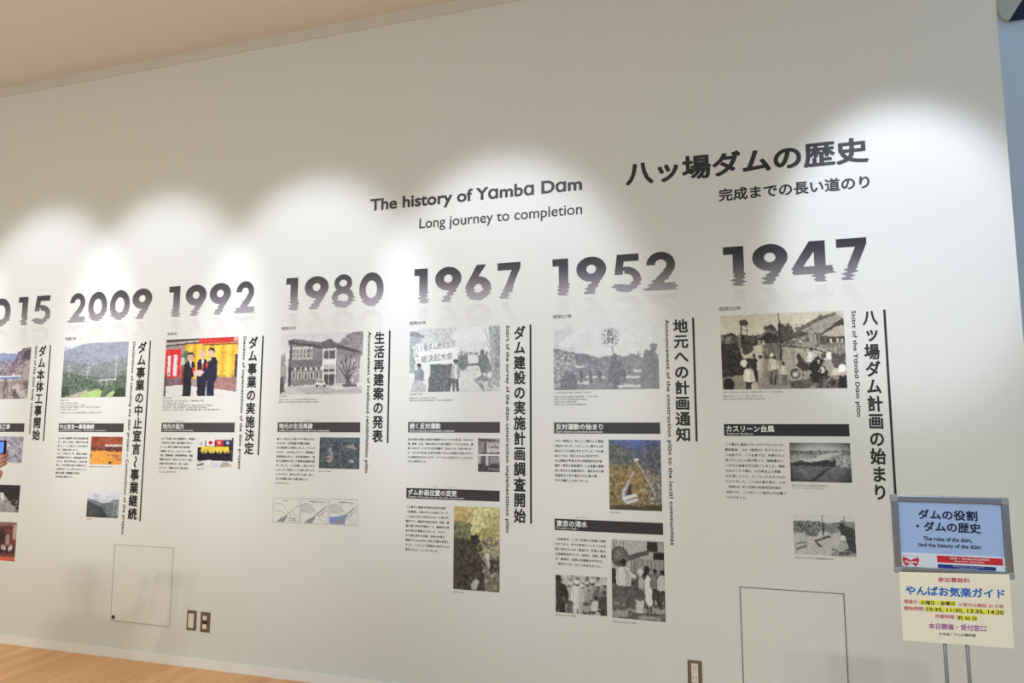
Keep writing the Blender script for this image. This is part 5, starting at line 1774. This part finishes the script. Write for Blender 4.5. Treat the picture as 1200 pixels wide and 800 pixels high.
PINK = mat('notice_pink', (200, 84, 108), .6)
RED2 = mat('notice_red', (206, 84, 70), .6)
BLUE2 = mat('notice_blue', (30, 104, 190), .6)
PURP = mat('notice_purple', (160, 62, 160), .6)
BLK = mat('notice_black', (34, 32, 30), .6)
YEL = mat('notice_yellow', (236, 232, 84), .6)
nquad('highlight', (272, 308), (582, 320), (584, 362), (274, 350), YEL)
nquad('highlight', (322, 362), (992, 396), (994, 440), (324, 408), YEL)
nquad('highlight', (592, 438), (766, 446), (768, 490), (594, 482), YEL)
nwords('fee_lettering', '参加費無料', (430, 116), (702, 124), (704, 168), (432, 158), PINK, .02)
nwords('title_lettering', 'やんばお気楽ガイド', (152, 186), (998, 218), (1002, 302), (156, 268), BLUE2, .03, 3)
nwords('date_label', '開催日：', (142, 306), (268, 311), (270, 345), (144, 340), PINK)
nwords('date_lettering', '火曜日・金曜日', (282, 314), (570, 325), (572, 360), (284, 350), BLK, .02)
nwords('date_remark', '＊受付は開始 20 分前', (606, 334), (992, 349), (994, 382), (608, 368), RED2)
nwords('time_label', '開始時間：', (142, 362), (322, 370), (324, 406), (144, 398), PINK)
nwords('time_lettering', '10:30, 11:30, 13:30, 14:30', (332, 372), (990, 402), (992, 442), (334, 410), BLK, .02)
nwords('duration_label', '所要時間：', (406, 432), (584, 440), (586, 474), (408, 466), PINK)
nwords('duration_lettering', '約 30 分', (596, 444), (764, 451), (766, 488), (598, 480), BLK, .02)
nwords('venue_lettering', '本日開催・受付窓口', (350, 506), (838, 528), (840, 582), (352, 556), PURP, .02)
nwords('footer_lettering', 'お名前／やんば資料館', (440, 588), (752, 602), (754, 628), (442, 610), BLK, .008)

# ================================================================== VISITOR AT THE LEFT EDGE
SKIN = mat('skin', (212, 156, 134), .55)
JACK = mat('dark_jacket', (44, 42, 46), .85)
TROU = mat('dark_trousers', (52, 52, 60), .85)
HAIR = mat('dark_hair', (36, 30, 28), .6)


def skinned(name, pts, edges, radii, m, parent, root=0, sub=2):
    me = bpy.data.meshes.new(name)
    me.from_pydata([tuple(p) for p in pts], edges, [])
    o = link(name, me)
    md = o.modifiers.new('skin', 'SKIN')
    md.use_smooth_shade = True
    for i, r in enumerate(radii):
        sv = me.skin_vertices[0].data[i]
        sv.radius = (r, r) if np.isscalar(r) else r
        sv.use_root = i == root
    s = o.modifiers.new('sub', 'SUBSURF')
    s.levels = s.render_levels = sub
    bpy.context.view_layer.update()
    dg = bpy.context.evaluated_depsgraph_get()
    nm = bpy.data.meshes.new_from_object(o.evaluated_get(dg))
    nm.name = name
    bpy.data.objects.remove(o)
    nm.materials.clear()
    nm.materials.append(m)
    nm.polygons.foreach_set('use_smooth', [True]*len(nm.polygons))
    return link(name, nm, parent)


HY = -1.62
hand = at(-4.0, 550, HY)                       # heel of the right hand seen at the frame's edge
px_m = at(9, 548, HY)[0]-at(8, 548, HY)[0]
per = thing('person', 'visitor at the left edge in a dark jacket raising a phone', 'person', (hand[0]-.42, HY-.36, 0))
bx, by = hand[0]-.42, HY-.36                   # standing spot


def L(dx, dy, z):
    return (bx+dx, by+dy, z)


HW = (hand[0]-.012, HY-.005, hand[2]-.05)       # wrist
# one continuous skin: pelvis, legs, torso, arms, neck, head, palms
pts = [L(0, 0, .90), L(0, .01, 1.08), L(0, 0, 1.26), L(0, -.01, 1.36), L(0, 0, 1.43), L(0, .02, 1.50), L(0, .03, 1.56), L(0, .02, 1.62),
       L(.09, 0, .84), L(.10, .02, .47), L(.10, -.01, .09), L(.11, .13, .035),
       L(-.09, 0, .84), L(-.10, .02, .47), L(-.10, -.01, .09), L(-.11, .13, .035),
       L(.17, 0, 1.35), L(.395, -.01, 1.12), HW, (HW[0]+.004, HW[1]+.012, HW[2]+.055),
       L(-.17, 0, 1.35), L(-.22, .08, 1.10), (HW[0]-.20, HW[1], HW[2]+.0), (HW[0]-.185, HW[1]+.012, HW[2]+.055)]
ed = [(0, 1), (1, 2), (2, 3), (3, 4), (4, 5), (5, 6), (6, 7), (0, 8), (8, 9), (9, 10), (10, 11), (0, 12), (12, 13), (13, 14), (14, 15),
      (3, 16), (16, 17), (17, 18), (18, 19), (3, 20), (20, 21), (21, 22), (22, 23)]
rad = [(.098, .070), (.105, .078), (.135, .095), (.10, .08), .052, (.066, .074), (.078, .092), (.062, .076), .064, .050, .038, .036, .064, .050, .038, .036,
       .052, .040, .024, (.034, .018), .052, .040, .024, (.034, .018)]
body = skinned('body', pts, ed, rad, SKIN, per)
# fingers and thumb of both hands close round the phone
phx1 = at(3.4, 520, HY)[0]
phx0 = phx1-.155
for s, wx in ((1, HW[0]), (-1, HW[0]-.19)):
    for k in range(4):
        z = HW[2]+.070+k*.017-(.004 if k == 3 else 0)
        ln = (.9, 1.0, .95, .78)[3-k] if k else .8
        y0 = HW[1]+.020
        q = [(wx+s*.004, y0-.004, z-.012), (wx+s*.016, y0+.004, z), (wx+s*.012, y0+.026*ln, z+.004), (wx-s*.012*ln, y0+.032, z+.006), (wx-s*.030*ln, y0+.030, z+.005)]
        f_ = skinned('finger', q, [(0, 1), (1, 2), (2, 3), (3, 4)], [.0085, .0092, .0085, .008, .0066], SKIN, None, 0, 1)
        f_.parent = body
        f_.location = (0, 0, 0)
        f_.matrix_parent_inverse.identity()
    q = [(wx-s*.004, HW[1]-.004, HW[2]+.045), (wx+s*.004, HW[1]-.012, HW[2]+.075), (wx-s*.006, HW[1]-.012, HW[2]+.100), (wx-s*.016, HW[1]-.008, HW[2]+.118)]
    f_ = skinned('thumb', q, [(0, 1), (1, 2), (2, 3)], [.011, .0105, .0095, .0075], SKIN, None, 0, 1)
    f_.parent = body
# clothes follow the body
jk = [L(0, 0, .80), L(0, .01, 1.02), L(0, 0, 1.26), L(0, -.01, 1.37), L(.175, 0, 1.36), L(.40, -.01, 1.12), (HW[0]+.012, HW[1]-.02, HW[2]-.030),
      L(-.175, 0, 1.36), L(-.225, .08, 1.10), (HW[0]-.20, HW[1]-.03, HW[2]-.045)]
skinned('jacket', jk, [(0, 1), (1, 2), (2, 3), (3, 4), (4, 5), (5, 6), (3, 7), (7, 8), (8, 9)],
        [(.165, .125), (.15, .115), (.165, .125), (.115, .095), .068, .056, .048, .068, .056, .048], JACK, per)
tr_ = [L(0, 0, 1.04), L(0, 0, .92), L(.085, 0, .78), L(.10, .02, .47), L(.10, -.01, .06), L(-.085, 0, .78), L(-.10, .02, .47), L(-.10, -.01, .06)]
skinned('trousers', tr_, [(0, 1), (1, 2), (2, 3), (3, 4), (1, 5), (5, 6), (6, 7)], [(.125, .095), (.14, .11), .092, .072, .060, .092, .072, .060], TROU, per)
for s in (-1, 1):
    sh = [L(s*.10, -.05, .045), L(s*.105, .06, .045), L(s*.11, .16, .035)]
    skinned('shoe', sh, [(0, 1), (1, 2)], [(.045, .044), (.047, .042), (.040, .030)], mat('shoe_black', (30, 28, 28), .4), per)
hr = [L(0, -.045, 1.52), L(0, -.03, 1.60), L(0, .015, 1.665)]
skinned('hair', hr, [(0, 1), (1, 2)], [(.080, .060), (.092, .085), (.078, .085)], HAIR, per)
for s in (-1, 1):
    q = [L(s*.082, .02, 1.525), L(s*.090, .015, 1.55), L(s*.086, .015, 1.575)]
    skinned('ear', q, [(0, 1), (1, 2)], [.010, .014, .010], SKIN, per, 0, 1)
    bm = bmesh.new()
    bmesh.ops.create_uvsphere(bm, u_segments=16, v_segments=10, radius=.011)
    for v in bm.verts:
        v.co += Vector(L(s*.032, .104, 1.565))
    bm_obj('eye', bm, mat('eye_dark', (40, 34, 32), .2), per, True)
skinned('nose', [L(0, .11, 1.56), L(0, .122, 1.53)], [(0, 1)], [.009, .014], SKIN, per, 0, 1)
skinned('mouth', [L(-.022, .10, 1.492), L(0, .107, 1.492), L(.022, .10, 1.492)], [(0, 1), (1, 2)], [.004, .006, .004], mat('lips', (176, 100, 94), .5), per, 0, 1)

# the phone in the visitor's hands
ph = thing('phone', 'dark phone with a lit blue screen held up at the left edge', 'phone', ((phx0+phx1)/2, HW[1]+.02, HW[2]+.06))
ph0 = at(0, 532, HY)[2]
box_obj('case', phx0, phx1, HW[1]+.014, HW[1]+.022, ph0, ph0+.056, mat('phone_black', (26, 26, 30), .3), ph, .003)
scr = mat('phone_screen', (88, 122, 214), .2, emit=.9)
box_obj('screen', phx0+.006, phx1-.006, HW[1]+.0132, HW[1]+.0145, ph0+.005, ph0+.050, scr, ph)

bpy.data.objects.remove(_fo)
